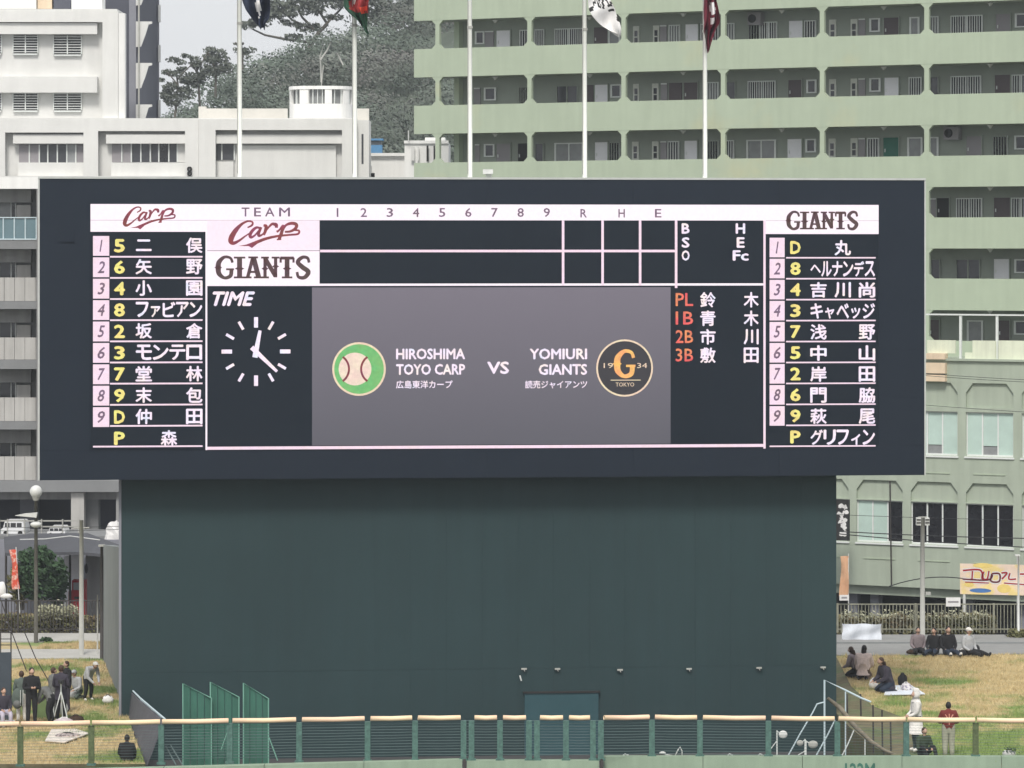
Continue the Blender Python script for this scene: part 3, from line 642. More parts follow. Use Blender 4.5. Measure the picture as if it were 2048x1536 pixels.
ITEMS = {
 2: [('winw', 951, 968), ('pale', 970, 987), ('doorw', 993, 1020), ('gri', 1040, 1056), ('gri', 1070, 1088), ('gri', 1110, 1166), ('doord', 1188, 1215), ('win', 1217, 1240), ('meter', 1266, 1278), ('meter', 1306, 1318), ('pale', 1320, 1333), ('gril', 1338, 1360), ('doorw', 1371, 1396), ('gri', 1402, 1437), ('gril', 1452, 1469), ('grid', 1497, 1520), ('gri', 1520, 1554), ('ac', 1502, 1528), ('doorw', 1578, 1605), ('gri', 1609, 1632), ('meter', 1658, 1672), ('meter', 1701, 1715), ('pale', 1717, 1730), ('winw', 1740, 1759), ('doord', 1768, 1797), ('win', 1820, 1838), ('gril', 1860, 1877), ('gri', 1902, 1965), ('doorg', 1992, 2020), ('winw', 2031, 2060)],
 3: [('pale', 948, 960), ('winw', 969, 991), ('grid', 1038, 1056), ('wind', 1113, 1155), ('mauve', 1172, 1186), ('doorw', 1190, 1215), ('winw', 1222, 1242), ('meter', 1266, 1278), ('meter', 1304, 1317), ('pale', 1322, 1334), ('mauve', 1338, 1363), ('doord', 1368, 1395), ('gril', 1415, 1437), ('wind', 1450, 1471), ('gri', 1496, 1551), ('doord', 1577, 1603), ('winw', 1614, 1632), ('meter', 1658, 1672), ('meter', 1701, 1714), ('pale', 1717, 1730), ('winw', 1740, 1760), ('doorw', 1769, 1797), ('gri', 1818, 1843), ('wind', 1860, 1877), ('gri', 1902, 1962), ('doord', 1990, 2020), ('gri', 2024, 2060)],
 4: [('pale', 950, 959), ('winw', 969, 988), ('doorg', 993, 1020), ('doorb', 1036, 1056), ('wind', 1070, 1087), ('win', 1110, 1166), ('doorw', 1190, 1215), ('grid', 1218, 1240), ('meter', 1264, 1277), ('meter', 1304, 1317), ('pale', 1321, 1333), ('gri', 1336, 1358), ('doorw', 1369, 1394), ('grid', 1415, 1437), ('gri', 1448, 1468), ('win', 1494, 1551), ('doorw', 1575, 1603), ('winw', 1612, 1631), ('meter', 1657, 1671), ('meter', 1701, 1715), ('pale', 1717, 1730), ('gri', 1735, 1758), ('doorn', 1767, 1797), ('win', 1816, 1844), ('win', 1859, 1876), ('ac', 1893, 1923), ('doorg', 1933, 1963), ('grid', 1986, 2015), ('winw', 2030, 2060)],
 5: [('pale', 1858, 1872), ('doorb', 1874, 1898), ('gri', 1913, 1964), ('doord', 1988, 2020), ('gri', 2023, 2060)],
 6: [('wind', 1862, 1880), ('wind', 1912, 1960), ('doorw', 1988, 2018), ('winw', 2030, 2060)],
 7: [('doord', 1858, 1878), ('win', 1935, 1965), ('doord', 1996, 2019), ('winw', 2029, 2060)]}
for k, its in ITEMS.items():
    for kind, a, b in its:
        gitem(k, kind, a, b)
    for kind, a, b in ITEMS[2 + (k - 2) % 3]:
        if 1650 < a < 1850: gitem(k, kind, a, b, 2 * step)
        if 1450 < a < 1640 and kind != 'ac': gitem(k, kind, a, b, 4 * step)
    for x in (990, 1179, 1366, 1563, 1767, 1980, 2120):
        if k >= 5 and x < 1850: continue
        u = GF.u(x, .9); l = MB().prism([(u - .13, otop[k] - .01), (u, otop[k] - .17), (u + .13, otop[k] - .01)], .85, 1.0).build('corridor_lamp', 'lamp_white', gb)
# podium that stands in front, lower right
PW = -3.0
def P(px, py): return GF.uz(px, py, PW)
def pz(y): return P(1932, y)[1]
def pu_(x): return P(x, 0)[0]
bx('podium_core', 'green_pod', gb, (pu_(1640), U_END, PW + .3, -.01, Z0 + 2.6, pz(726)))
rows = ((766, 815, 824, 912), (966, 1005, 1007, 1092)); holes = []; cols_u = (1855, 1925, 2035); pil = [1705, 1815, 1925, 2035]
ps = (P(2035, 0)[0] - P(1705, 0)[0]) / 3; pc = [P(1705, 0)[0] + ps * i for i in range(-1, 7)]; hw = .19
for (a, b, c, d) in rows:
    for i in range(len(pc) - 1): holes.append((pc[i] + hw, pc[i + 1] - hw, pz(b), pz(a))); holes.append((pc[i] + hw, pc[i + 1] - hw, pz(d), pz(c)))
mb = MB(); wall_holes(mb, pu_(1640), U_END, pz(1180), pz(722), holes, PW, PW + .299); mb.build('podium_wall', 'green_pod', gb)
bx('coping', 'green_pod', gb, (pu_(1640), U_END, PW - .12, 0, pz(722) + .002, pz(722) + .1))
for r_, (a, b, c, d) in enumerate(rows):
    for i in range(len(pc) - 1):
        x0, x1 = pc[i] + hw, pc[i + 1] - hw; g = .32; zt, zb = pz(a), pz(b)
        ap = bx('arch_panel', 'green_pod', gb, (x0, x1, PW + .12, PW + .2, zb, zt))
        MB().prism([(x0, zt), (x0, zt - g * 1.3), (x0 + g, zt)], PW + .003, PW + .119).build('gusset', 'green_pod', ap); MB().prism([(x1, zt), (x1 - g, zt), (x1, zt - g * 1.3)], PW + .003, PW + .119).build('gusset', 'green_pod', ap)
        z0, z1 = pz(d), pz(c); win = MB()
        win.box(x0 + .001, x1 - .001, PW + .1, PW + .16, z0, z0 + .07); win.box(x0 + .001, x1 - .001, PW + .1, PW + .16, z1 - .05, z1 - .001)
        for q in range(4): xx = x0 + .02 + (x1 - x0 - .04) * q / 3; win.box(xx - .03, xx + .03, PW + .1, PW + .15, z0 + .071, z1 - .051)
        wo_ = win.build('window', 'alu', gb)
        for q in range(3):
            xa, xb = x0 + .02 + (x1 - x0 - .04) * q / 3 + .035, x0 + .02 + (x1 - x0 - .04) * (q + 1) / 3 - .035
            dark = r_ == 1 and not (i <= 1 and q < 2)
            zz0 = z0 + (.45 if (r_ == 0 and q == 1) else .07)
            bx('pane', 'black_glass' if dark else 'mint', wo_, (xa, xb, PW + .12 + .02 * (q % 2), PW + .14 + .02 * (q % 2), zz0, z1 - .052))
            if r_ == 0 and q == 1: bx('lower_pane', 'winglass2', wo_, (xa, xb, PW + .16, PW + .18, z0 + .07, zz0 - .03))
        bx('sill', 'alu', wo_, (x0 - .05, x1 + .05, PW - .06, PW - .002, z0 - .09, z0 - .02))
        MB().box(x0 + .35, x1 - .35, PW - .03, PW - .002, pz(1125 if r_ else 948) - .02, pz(1125 if r_ else 948) + .02).build('string_course', 'green_wall', gb)
# terrace boards and posts over the podium
for x0, x1, y0, y1, m in ((1853, 1910, 680, 706, 'cream_board'), (1944, 1990, 681, 721, 'cream_board'), (1996, 2075, 681, 721, 'cream_board'), (2082, 2190, 681, 721, 'cream_board'), (1928, 1950, 705, 721, 'cream_board')):
    a, b = P(x0, 0)[0], P(x1, 0)[0]; bx('terrace_board', m, gb, (a, b, PW + .1 + (.06 if x0 == 1928 else 0) - .05, PW + .14, P(x0, y1)[1], P(x0, y0)[1]))
for x0, x1, y0, y1 in ((1853, 1894, 725, 746), (1853, 1894, 749, 762), (1856, 1894, 706, 718)):
    a, b = P(x0, 0)[0], P(x1, 0)[0]; bx('peach_box', 'peach', gb, (a, b, PW - .22, PW - .002 if y0 > 720 else PW + .1, P(x0, y1)[1], P(x0, y0)[1]))
for x in (1918, 1991, 2080): a = P(x, 0)[0]; bx('terrace_post', 'alu', gb, (a - .05, a + .05, PW + .15, PW + .25, pz(722), pz(628)))
a, b = P(1800, 0)[0], U_END; bx('terrace_rail', 'alu', gb, (a, b, PW + .12, PW + .18, pz(631), pz(628)))
# downpipe and ground floor void
u, z = P(1781, 960); MB().tube([(u, PW - .06, P(1781, 962)[1]), (P(1784, 0)[0], PW - .06, P(1784, 1172)[1])], .035, 6).build('downpipe', 'pole_dark', gb)
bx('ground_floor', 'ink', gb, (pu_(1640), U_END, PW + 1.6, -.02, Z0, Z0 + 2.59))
for x in (1690, 1733, 1920, 2030): a = P(x, 0)[0]; bx('ground_column', 'slate2', gb, (a - .2, a + .2, PW + .9, PW + 1.3, Z0, Z0 + 2.59))
# vertical sign, banner flag, wide banner
def gp3(px, py, w): u, z = GF.uz(px, py, w); return Vector((GF.o.x + u * GF.e[0] + w * GF.n[0], GF.o.y + u * GF.e[1] + w * GF.n[1], z))
SF = Frame(1675, 156, -28.4, 0)
sg = SF.root('vertical_sign', 'narrow dark shop sign with white characters beside the right edge of the green wall', 'sign')
u0, u1, z0, z1 = SF.rect(1655, 998, 1697, 1080); bx('board', 'ink', sg, (u0, u1, 0, .15, z0, z1)); ss = MB()
for yy in range(5):
    for _ in range(5):
        x_, y_ = rnd.uniform(1677, 1690), 1014 + yy * 13 + rnd.uniform(-3, 3); a, b = SF.uz(x_, y_), SF.uz(x_ + rnd.uniform(-5, 8), y_ + rnd.uniform(-6, 6)); ss.ribbon([a, ((a[0] + b[0]) / 2 + .03, (a[1] + b[1]) / 2), b], [.15, .19, .10], -.006 - .0004 * _)
tag(ss.build('lettering', 'white_cloth', sg), kind='stuff')
BN = Frame(1920, 148.0, -14, 0)
bn = BN.root('wide_banner', 'pink and yellow printed banner hung on white posts below the dark windows at right', 'banner')
u0, u1, z0, z1 = BN.rect(1920, 1127, 2200, 1188); bx('sheet', mat('banner print', (.85, .68, .56), .8, .1, 1.2, patch=((.88, .70, .30), .9, .46, .56)), bn, (u0, u1, 0, .02, z0, z1))
for pts, wd, m in (([(1926, 1141), (1960, 1140), (1966, 1157)], 3.5, 'red'), ([(1925, 1158), (1975, 1160), (1985, 1150)], 3, 'maroon_cloth'), ([(1945, 1142), (1944, 1158)], 3, 'red'), ([(1968, 1143), (1964, 1156), (1974, 1158), (1978, 1142)], 3, 'red'), ([(1984, 1147), (1982, 1162), (1998, 1163), (1999, 1148), (1984, 1147)], 3.4, 'maroon_cloth'), ([(2003, 1146), (2014, 1146), (2004, 1158)], 3.4, 'red'), ([(2020, 1146), (2018, 1158), (2032, 1158)], 3.2, 'red'), ([(2008, 1166), (2060, 1170)], 2.5, 'red'), ([(1930, 1164), (1978, 1166)], 2.2, 'red'), ([(2040, 1148), (2070, 1150), (2064, 1162)], 3.5, 'red')):
    MB().ribbon([BN.uz(*p) for p in pts], [wd / 49 * 2.2] * len(pts), -.005).build('lettering_edge', 'white_cloth', bn); MB().ribbon([BN.uz(*p) for p in pts], [wd / 49] * len(pts), -.008).build('lettering', m, bn)
for cx_q, cy_q, rx, ry, m in ((1966, 1131, 20, 5, 'led_x1'), (2008, 1177, 14, 9, 'led_x1'), (1938, 1169, 10, 5, 'led_x1'), (1961, 1181, 22, 4.5, 'led_x2')):
    mm = {'led_x1': mat('banner yellow', (.85, .66, .22), .8, .1, 3), 'led_x2': mat('banner blue', (.08, .20, .48), .8, .1, 3)}[m] if m not in M else M[m]; M[m] = mm
    c, z = BN.uz(cx_q, cy_q); MB().prism([(c + rx / 49 * math.cos(t * .393), z + ry / 49 * math.sin(t * .393)) for t in range(16)], -.006, -.002).build('printed_spot', mm, bn)
for x in (1928, 2036): u = BN.u(x); MB().tube([(u, .06, BN.z(x, 1110 if x > 2000 else 1180)), (u, .06, Z0)], .06, 8).build('post', 'lamp_white', bn)
# peach banner flag beside the sign
def nobori(px, y0, y1, d, w_px, m, label, cat='banner', lean=0):
    t = thing('banner_flag', label, cat, (W(px, 0, d).x, d, W(0, y1, d).z - 1.2))
    a, b = W(px, y0, d), W(px + lean, y1, d); MB().tube([(a.x, d, a.z + .1), (b.x, d, b.z - 1.2)], .02, 6).build('pole', 'lamp_white', t)
    mb = MB(); n = 10
    for i in range(n + 1):
        f = i / n; p = a.lerp(b, f)
        for j in range(4): g = j / 3; mb.v.append((p.x - g * w_px / F * d * (1 - .15 * math.sin(f * 5)), d - .05 + .12 * math.sin(f * 7 + g * 5), p.z))
    for i in range(n):
        for j in range(3): k = i * 4 + j; mb.face([k, k + 1, k + 5, k + 4])
    mb.build('cloth', m, t, smooth=True); return t
nobori(1697, 1112, 1192, 150, 17, 'banner_orange', 'peach and white shop banner flag below the narrow vertical sign at right')

# ------------------------------------------------------------------ white complex, top left
AF = Frame(0, 182, 0, 8)
wb = AF.root('white_building', 'off white concrete building with recessed window bays at the upper left behind the scoreboard', 'building')
def A(x0, y0, x1, y1, w0, w1, d=0):
    u0, u1, z0, z1 = AF.rect(x0, y0, x1, y1, d if d else w0); return (u0, u1, w0, w1, z0, z1)
def awall(x0, y0, x1, y1, holes, w0, w1, m, name='wall'):
    mb = MB(); u0, u1, z0, z1 = AF.rect(x0, y0, x1, y1, w0); wall_holes(mb, u0, u1, z0, z1, [AF.rect(*h, w0) for h in holes], w0, w1); return mb.build(name, m, wb)
XL = -420
# lower storey
awall(XL, 238, 397, 420, [(10, 265, 167, 352), (196, 262, 370, 352), (-210, 265, -20, 352)], 0, .3, 'white_wall')
awall(397.3, 238, 712, 420, [(431, 260, 684, 420)], -.12, .3, 'white_wall')
bx('side_bay', 'white_wall', wb, A(712.3, 240, 738, 420, .4, 3)); bx('slit_window', 'winglass', wb, A(723, 268, 727, 328, .39, .399))
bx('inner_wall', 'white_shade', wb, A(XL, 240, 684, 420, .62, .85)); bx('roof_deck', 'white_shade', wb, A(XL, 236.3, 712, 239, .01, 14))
for x0, x1 in ((10, 167), (196, 370), (431, 684)): bx('lintel_beam', 'white_wall', wb, A(x0 + (16 if x0 < 400 else 0), 269, x1 + 12, 287, 0.14, .61, .0))
for x0, x1 in ((36, 172), (222, 375)): bx('sill_wall', 'white_wall', wb, A(x0, 325, x1, 420, .34, .61, .34))
bx('recess_wall', 'white_wall', wb, A(476, 291, 672, 420, .42, .61, .42)); bx('sill_wall', 'white_wall', wb, A(431, 323, 467, 420, .4, .61, .4))
def wpane(x0, x1, y0, y1, m, w=.54):
    u0, u1, z0, z1 = AF.rect(x0, y0, x1, y1, w); o = bx('window', m, wb, (u0, u1, w, w + .07, z0, z1)); bx('mullion', 'alu', o, (u1 - .01, u1 + .05, w - .06, w + .06, z0, z1))
for x0, x1, m in ((38, 58, 'door_grey'), (60, 78, 'door_grey'), (80, 95, 'winglass'), (97, 114, 'winglass'), (116, 133, 'winglass'), (135, 151, 'winglass2'), (153, 168, 'door_grey')): wpane(x0, x1, 289, 325, m)
for x0, x1, m in ((224, 243, 'door_grey'), (246, 262, 'door_grey'), (264, 281, 'winglass'), (283, 300, 'winglass'), (303, 317, 'winglass'), (319, 337, 'black_glass'), (339, 354, 'winglass'), (356, 372, 'white_shade')): wpane(x0, x1, 287, 324, m)
for x0, x1 in ((432, 443), (445, 468)): wpane(x0, x1, 286, 320, 'winglass')
# parapet set back on the roof
bx('roof_parapet', 'beige', wb, A(397, 217, 575, 242, 1.5, 1.8, 1.5)); bx('roof_parapet', 'beige', wb, A(707, 217, 738, 242, 1.5, 1.8, 1.5)); bx('roof_parapet', 'beige', wb, A(397, 213, 412, 217, 1.5, 2.2, 1.5))
# upper block
awall(XL, 22, 236, 238, [(XL + 60, 44, 205, 241)], .3, .85, 'white_wall')
bx('lit_side_strip', 'white_bright', wb, (AF.u(236, .3) + .002, AF.u(249, .3), .42, 1.1, AF.z(0, 238, .3), AF.z(0, 26, .3)))  # stands in for the block's sunlit side face, brightness put into the paint
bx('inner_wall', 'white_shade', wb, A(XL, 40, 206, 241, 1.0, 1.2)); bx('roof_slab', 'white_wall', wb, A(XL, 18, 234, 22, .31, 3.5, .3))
bx('drop_beam', 'white_wall', wb, A(XL + 60, 46, 194, 68, .45, .99)); bx('drop_beam', 'white_wall', wb, A(XL + 60, 153, 194, 185, .4, .99))
for x0, x1, y0, y1 in ((27, 75, 70, 106), (108, 162, 71, 108), (27, 75, 184, 220), (108, 162, 185, 220), (-40, 2, 70, 106), (-40, 2, 184, 220)):
    u0, u1, z0, z1 = AF.rect(x0, y0, x1, y1, .9); o = bx('louvre_window', 'black_glass', wb, (u0, u1, .93, .99, z0, z1))
    for k in range(7): z = z0 + (z1 - z0) * (k + .5) / 7; bx('louvre', 'alu', o, (u0, u1, .87, .91, z - .018, z + .018))
    bx('frame', 'alu', o, (u0 - .04, u0 - .001, .85, .98, z0, z1), (u1 + .001, u1 + .04, .85, .98, z0, z1), ((u0 + u1) / 2 - .03, (u0 + u1) / 2 + .03, .84, .858, z0, z1), (u0, u1, .84, .93, z0 - .1, z0 - .03))
# penthouse
bx('penthouse', 'white_wall', wb, A(XL, -60, 72, 17.5, 3, 8, 3)); bx('penthouse_door', 'peach', wb, A(75, -30, 104, 17.5, 3.3, 8, 3.3)); bx('penthouse_window', 'slate', wb, A(107, -30, 141, 17.5, 3.2, 8, 3.2))
bx('roof_box', 'white_bright', wb, A(143, -8, 204, 21, 1.5, 3.0, 1.5))
# small pipe vents near the roof line
for x, y in ((379, 338), (379, 347)):
    u, z = AF.uz(x, y, -.1); mb = MB(); n = 10
    for k in range(n):
        a, b = 2 * math.pi * k / n, 2 * math.pi * (k + 1) / n; mb.prism([(u + q * math.cos(t), z + q * math.sin(t)) for q, t in ((.06, a), (.13, a), (.13, b), (.06, b))], -.12, -.005)
    mb.build('pipe_vent', 'ink', wb)
# round observation room
ob = thing('observation_room', 'white rounded lookout room with a band of windows on the roof behind the scoreboard', 'building', (W(640, 0, 186).x, 188, W(0, 242, 186).z))
oc = Vector((W(640, 0, 186).x + .02, 188)); oa, ob_r = (W(706, 0, 186).x - W(575, 0, 186).x) / 2, 2.2
def spw(v): return math.copysign(abs(v) ** .6, v)
def oang(px): f = (px - 640.5) / 65.5; return 360 - math.degrees(math.acos(max(-1, min(1, math.copysign(abs(f) ** (1 / .6), f)))))
def arcbox(name, m, r_in, r_out, y0, y1, a0=0, a1=360, par=None, n=None):
    z0, z1 = W(0, y1, 186).z, W(0, y0, 186).z; n = n or max(2, int((a1 - a0) / 10)); mb = MB()
    for k in range(n):
        a, b = R(a0 + (a1 - a0) * k / n), R(a0 + (a1 - a0) * (k + 1) / n)
        mb.slab([(oc.x + oa * q * spw(math.cos(t)), oc.y + ob_r * q * spw(math.sin(t))) for q, t in ((r_in, a), (r_out, a), (r_out, b), (r_in, b))], z0, z1)
    return mb.build(name, m, par or ob)
arcbox('base_wall', 'white_bright', .8, 1, 207.5, 242); arcbox('roof', 'white_bright', 0.01, 1.02, 172, 178.5); arcbox('core', 'winglass2', .5, .88, 178.6, 207)
for a0, a1 in ((576, 579), (599, 617), (650, 664), (687, 697), (703, 705)): arcbox('pier', 'white_bright', .89, 1, 178.7, 207.3, oang(a0), oang(a1))
for a in (588, 624, 634, 644, 670, 684, 700): arcbox('mullion', 'alu', .9, .95, 178.7, 207.3, oang(a), oang(a + 1.6))
MB().tube([(oc.x, 187, W(0, 172, 186).z), (oc.x + .1, 187, W(0, 128, 186).z)], .025, 5).build('mast', 'pole_grey', ob)
# dark slate tower with white stair landings
TF = Frame(250, 190, 0, 8)
tw = TF.root('slate_tower', 'tall dark slate building with white stair brackets between the white building and the hill', 'building')
def T(x0, y0, x1, y1, w0, w1): u0, u1, z0, z1 = TF.rect(x0, y0, x1, y1, w0); return (u0, u1, w0, w1, z0, z1)
bx('wall', 'slate', tw, T(150, -80, 276, 400, 0, 10.4)); bx('side_strip', 'slate2', tw, T(258, -80, 272, 400, -.15, -.005)); u_ = TF.u(276, 0) + .003; bx('corner_strip', 'slate2', tw, (u_ - .15, u_ + .08, 10.41, 10.6, TF.z(0, 400), TF.z(0, -80)))
bx('stair_post', 'pole_grey', tw, T(276, -80, 279, 400, -.5, -.4))
for y in (-40, 43, 126, 209, 292):
    q = [(272, y), (304, y), (304, y + 4), (297, y + 6), (291, y + 26), (282, y + 50), (272, y + 51)]; MB().prism([TF.uz(a, b, -.3) for a, b in reversed(q)], -.35, -.16).build('stair_bracket', 'white_shade', tw)
for y in (200, 90, 10): bx('corner_pipe', 'lamp_white', tw, T(316.5, y, 320.5, y + 34, 10.0, 10.3))
# small roofs between the hill and the green block
lw = thing('low_white_building', 'bright low white roof building between the white complex and the green block', 'building', (W(780, 0, 188).x, 188, 8))
def wbx(d0, d1, x0, y0, x1, y1): a, b = W(x0, y1, d0), W(x1, y0, d0); return (a.x, b.x, d0, d1, a.z, b.z)
bx('wall', 'white_bright', lw, wbx(188, 196, 735, 308, 832, 440)); bx('parapet', 'white_bright', lw, wbx(187.8, 187.99, 733, 306, 832, 312)); bx('lower_block', 'white_shade', lw, wbx(186, 187.7, 714, 330, 741, 440))
o = bx('vent', 'ink', lw, wbx(185.6, 185.95, 742, 346, 749, 358))
rh = thing('rooftop_house', 'white roof house with two slit windows beside the left end of the green block', 'building', (W(855, 0, 182).x, 182, 8))
bx('wall', 'white_bright', rh, wbx(182, 188, 809, 284, 897, 440)); bx('parapet', 'white_bright', rh, wbx(181.9, 181.99, 808, 281, 897, 287)); bx('stair_head', 'white_bright', rh, wbx(183, 187, 850, 275, 890, 284))
for x0, x1 in ((853, 857), (867, 870)): bx('slit_window', 'ink', rh, wbx(181.8, 181.89, x0, 291, x1, 323))
for x0, x1 in ((822, 829), (835, 838)): bx('slit_window', 'white_shade', rh, wbx(181.8, 181.89, x0, 293, x1, 321))
MB().tube([W(817, 284, 181.7), W(817, 261, 181.7)], .03, 5).build('aerial', 'lamp_white', rh)
tk = thing('water_tank', 'small blue water tank on a frame in front of the wooded hill', 'tank', (W(752, 0, 200).x, 200, W(0, 307, 200).z))
bx('tank_body', 'blue_tank', tk, wbx(200, 201.2, 738, 290, 764, 307)); bx('tank_top', 'winglass2', tk, wbx(200.1, 201.1, 740, 281, 763, 289.7)); bx('tank_lid', 'blue_tank', tk, wbx(199.9, 201.3, 736, 277, 766, 280.8)); bx('tank_leg', 'pole_grey', tk, wbx(200.2, 200.5, 742, 307.2, 746, 420)); bx('tank_leg', 'pole_grey', tk, wbx(200.2, 200.5, 756, 307.2, 760, 420))

# ------------------------------------------------------------------ grey balcony block, left edge
HF = Frame(0, 163, 0, Z0)
ab = HF.root('balcony_apartment_block', 'grey apartment block with stacked balconies at the left edge beside the scoreboard', 'building')
def H(x0, y0, x1, y1, w0, w1): u0, u1, z0, z1 = HF.rect(x0, y0, x1, y1, w0); return (u0, u1, w0, w1, z0, z1)
bx('roof_slab', 'white_bright', ab, H(XL, 354.5, 79, 377.5, -.2, 6))
fl = [(378, 436, 480, 497, 'g'), (498, 555, 602, 617, 'p'), (618, 675, 719, 737, 'p'), (738, 795, 842, 858, 'p'), (859, 913, 960, 961, 'p')]
for i, (yo, yp, ys, ye, kd) in enumerate(fl):
    if i < 4: bx('balcony_slab', 'slab', ab, H(XL, ys + .5, 73, ye + 1, -.05, 1.6))
    bx('back_beam', 'grey_apt', ab, H(XL, yo + 1, 62, yo + 27, 1.0, 1.59))
    for x0, x1, m in ((-30, -8, 'winglass'), (0, 21, 'winglass2' if i in (0,) else 'winglass'), (23, 30, 'black_glass'), (-80, -40, 'winglass2'), (-140, -110, 'winglass'), (-190, -150, 'winglass2'), (-300, -270, 'winglass')):
        w_ = bx('window', m, ab, H(x0, yo + 26, x1, ys, 1.5, 1.59)); bx('frame', 'alu', w_, H(x1 + .2, yo + 26, x1 + 2, ys, 1.42, 1.58))
    bx('partition', 'panel', ab, H(33, yo + 32, 61, ys, 1.2, 1.59))
    if kd == 'g':
        for x0, x1 in ((-60, -32), (-30, 5), (7, 27), (30, 49), (52, 71)):
            g_ = bx('rail_pane', 'glass_rail', ab, H(x0, yp + 1, x1, ys - 1, .02, .05)); bx('rail_post', 'rail_white', g_, H(x1 + .3, yp, x1 + 2.5, ys, -.02, .05))
        bx('rail_top', 'rail_white', ab, H(XL, yp - 2, 73, yp, -.04, .06)); bx('rail_bottom', 'rail_white', ab, H(XL, ys - 3, 73, ys - .5, -.08, -.03))
    else:
        for k in range(-16, 4):
            x0 = 9 + 20.7 * (k - 0) - 9 + 8.5; bx('balcony_panel', 'panel', ab, H(x0 + .3, yp, min(x0 + 20.2, 72.5), ys, -.02, .06))
bx('back_wall', 'grey_apt', ab, H(XL, 378, 73, 961, 1.6, 2)); bx('end_fin', 'grey_apt', ab, H(73.3, 378, 80, 962, -.3, 6))
bx('edge_beam', 'slab', ab, H(XL, 961.5, 300, 984, -.35, 6)); bx('under_beam', 'grey_apt', ab, H(XL, 984.3, 300, 999, .6, 1.4)); bx('roof_wing', 'white_shade', ab, H(81, 957, 300, 961.2, .2, 6))
bx('column', 'panel', ab, H(142, 985, 168, 1180, -.1, .59)); bx('column', 'slab', ab, H(169, 985, 197, 1180, .8, 1.6)); bx('column', 'grey_apt', ab, H(232, 985, 262, 1180, 0, .7))  # second box is the first column's shaded side, shade put into its colour
bx('column', 'slate2', ab, H(40, 985, 75, 1180, 2.5, 3.2)); bx('ground_void', 'slate', ab, H(XL, 985, 300, 1250, 4.2, 5))

# ------------------------------------------------------------------ wooded hill
def ridge(X):
    pts = [(-120, 18), (-60, 20), (-38, 28.5), (-33, 30.8), (-30, 33.0), (-27, 35.2), (-23, 36.0), (-20, 37.4), (-17, 39.2), (-12, 42), (-4, 45), (10, 48), (60, 46), (140, 40)]
    for (a, b), (c, d) in zip(pts, pts[1:]):
        if X <= c: f = max(0, min(1, (X - a) / (c - a))); return b + (d - b) * f
    return pts[-1][1]
def hillz(X, Y):
    t = max(0, min(1, (Y - 262) / 118)); t = t * t * (3 - 2 * t); zr = ridge(X) - 3.0
    z = 6 + (zr - 6) * t
    if Y > 380: z -= (Y - 380) * .15
    return z + 2.2 * noise.noise(Vector((X * .06, Y * .06, 0)))
hb = MB(); nx, ny = 60, 34
for j in range(ny + 1):
    for i in range(nx + 1): X = -220 + 440 * i / nx; Y = 250 + 9 * j; hb.v.append((X, Y, hillz(X, Y) if 0 < j else Z0))
for j in range(ny):
    for i in range(nx): a = j * (nx + 1) + i; hb.face([a, a + 1, a + nx + 2, a + nx + 1])
struct(hb, 'hill', 'hill')
def leaf_quad(mb, p, s, nrm=None):
    a = Vector((rnd.gauss(0, 1), rnd.gauss(0, 1), rnd.gauss(0, 1)))
    if nrm is not None: a = a * .32 + nrm
    a.normalize(); t = a.cross(Vector((rnd.random(), rnd.random(), rnd.random() + .1))).normalized(); c = a.cross(t); b = len(mb.v)
    mb.v += [tuple(p - t * s), tuple(p - c * s * .5), tuple(p + t * s), tuple(p + c * s * .5)]; mb.face([b, b + 1, b + 2, b + 3])
fm = MB(); X = -62
for gy in range(24):
    for gx in range(23):
        x = -62 + gx * 4.9 + rnd.uniform(-2, 2); y = 268 + gy * 5.1 + rnd.uniform(-2, 2)
        if x > 42 or y > 386: continue
        r = rnd.uniform(2.0, 4.2); z = hillz(x, y) + r * .3; vis = -42 < x < -3; flat = rnd.uniform(.55, 1.0); c = Vector((x, y, z))
        for _ in range(int((520 if vis else 70) * (r / 2.5) ** 2)):
            d = Vector((rnd.gauss(0, 1), rnd.gauss(-.4, 1), rnd.gauss(.5, 1))).normalized(); rr = r * rnd.uniform(.72, 1.08) * (1 + .28 * noise.noise(d * 2.2 + c))
            leaf_quad(fm, c + Vector((d.x * rr, d.y * rr, d.z * rr * flat)), rnd.uniform(.12, .24), d)
tag(fm.build('forest', 'leaf_hill', None, (0, 0, 0)), 'dense green forest covering the hill behind the white building', 'forest', None, 'stuff')
lm = thing('bare_tree', 'pale bare forked tree limbs standing out on the wooded slope above the lookout room', 'tree', W(643, 150, 330))
for pts in ([(643, 165), (642, 140), (640, 112), (648, 88)], [(641, 120), (655, 100), (662, 84)], [(672, 105), (680, 118), (686, 130)], [(600, 250), (596, 214), (585, 196)]):
    MB().tube([W(x, y, 318) for x, y in pts], [.09, .08, .06, .03][:len(pts)], 5).build('limb', 'pole_grey', lm, smooth=True)
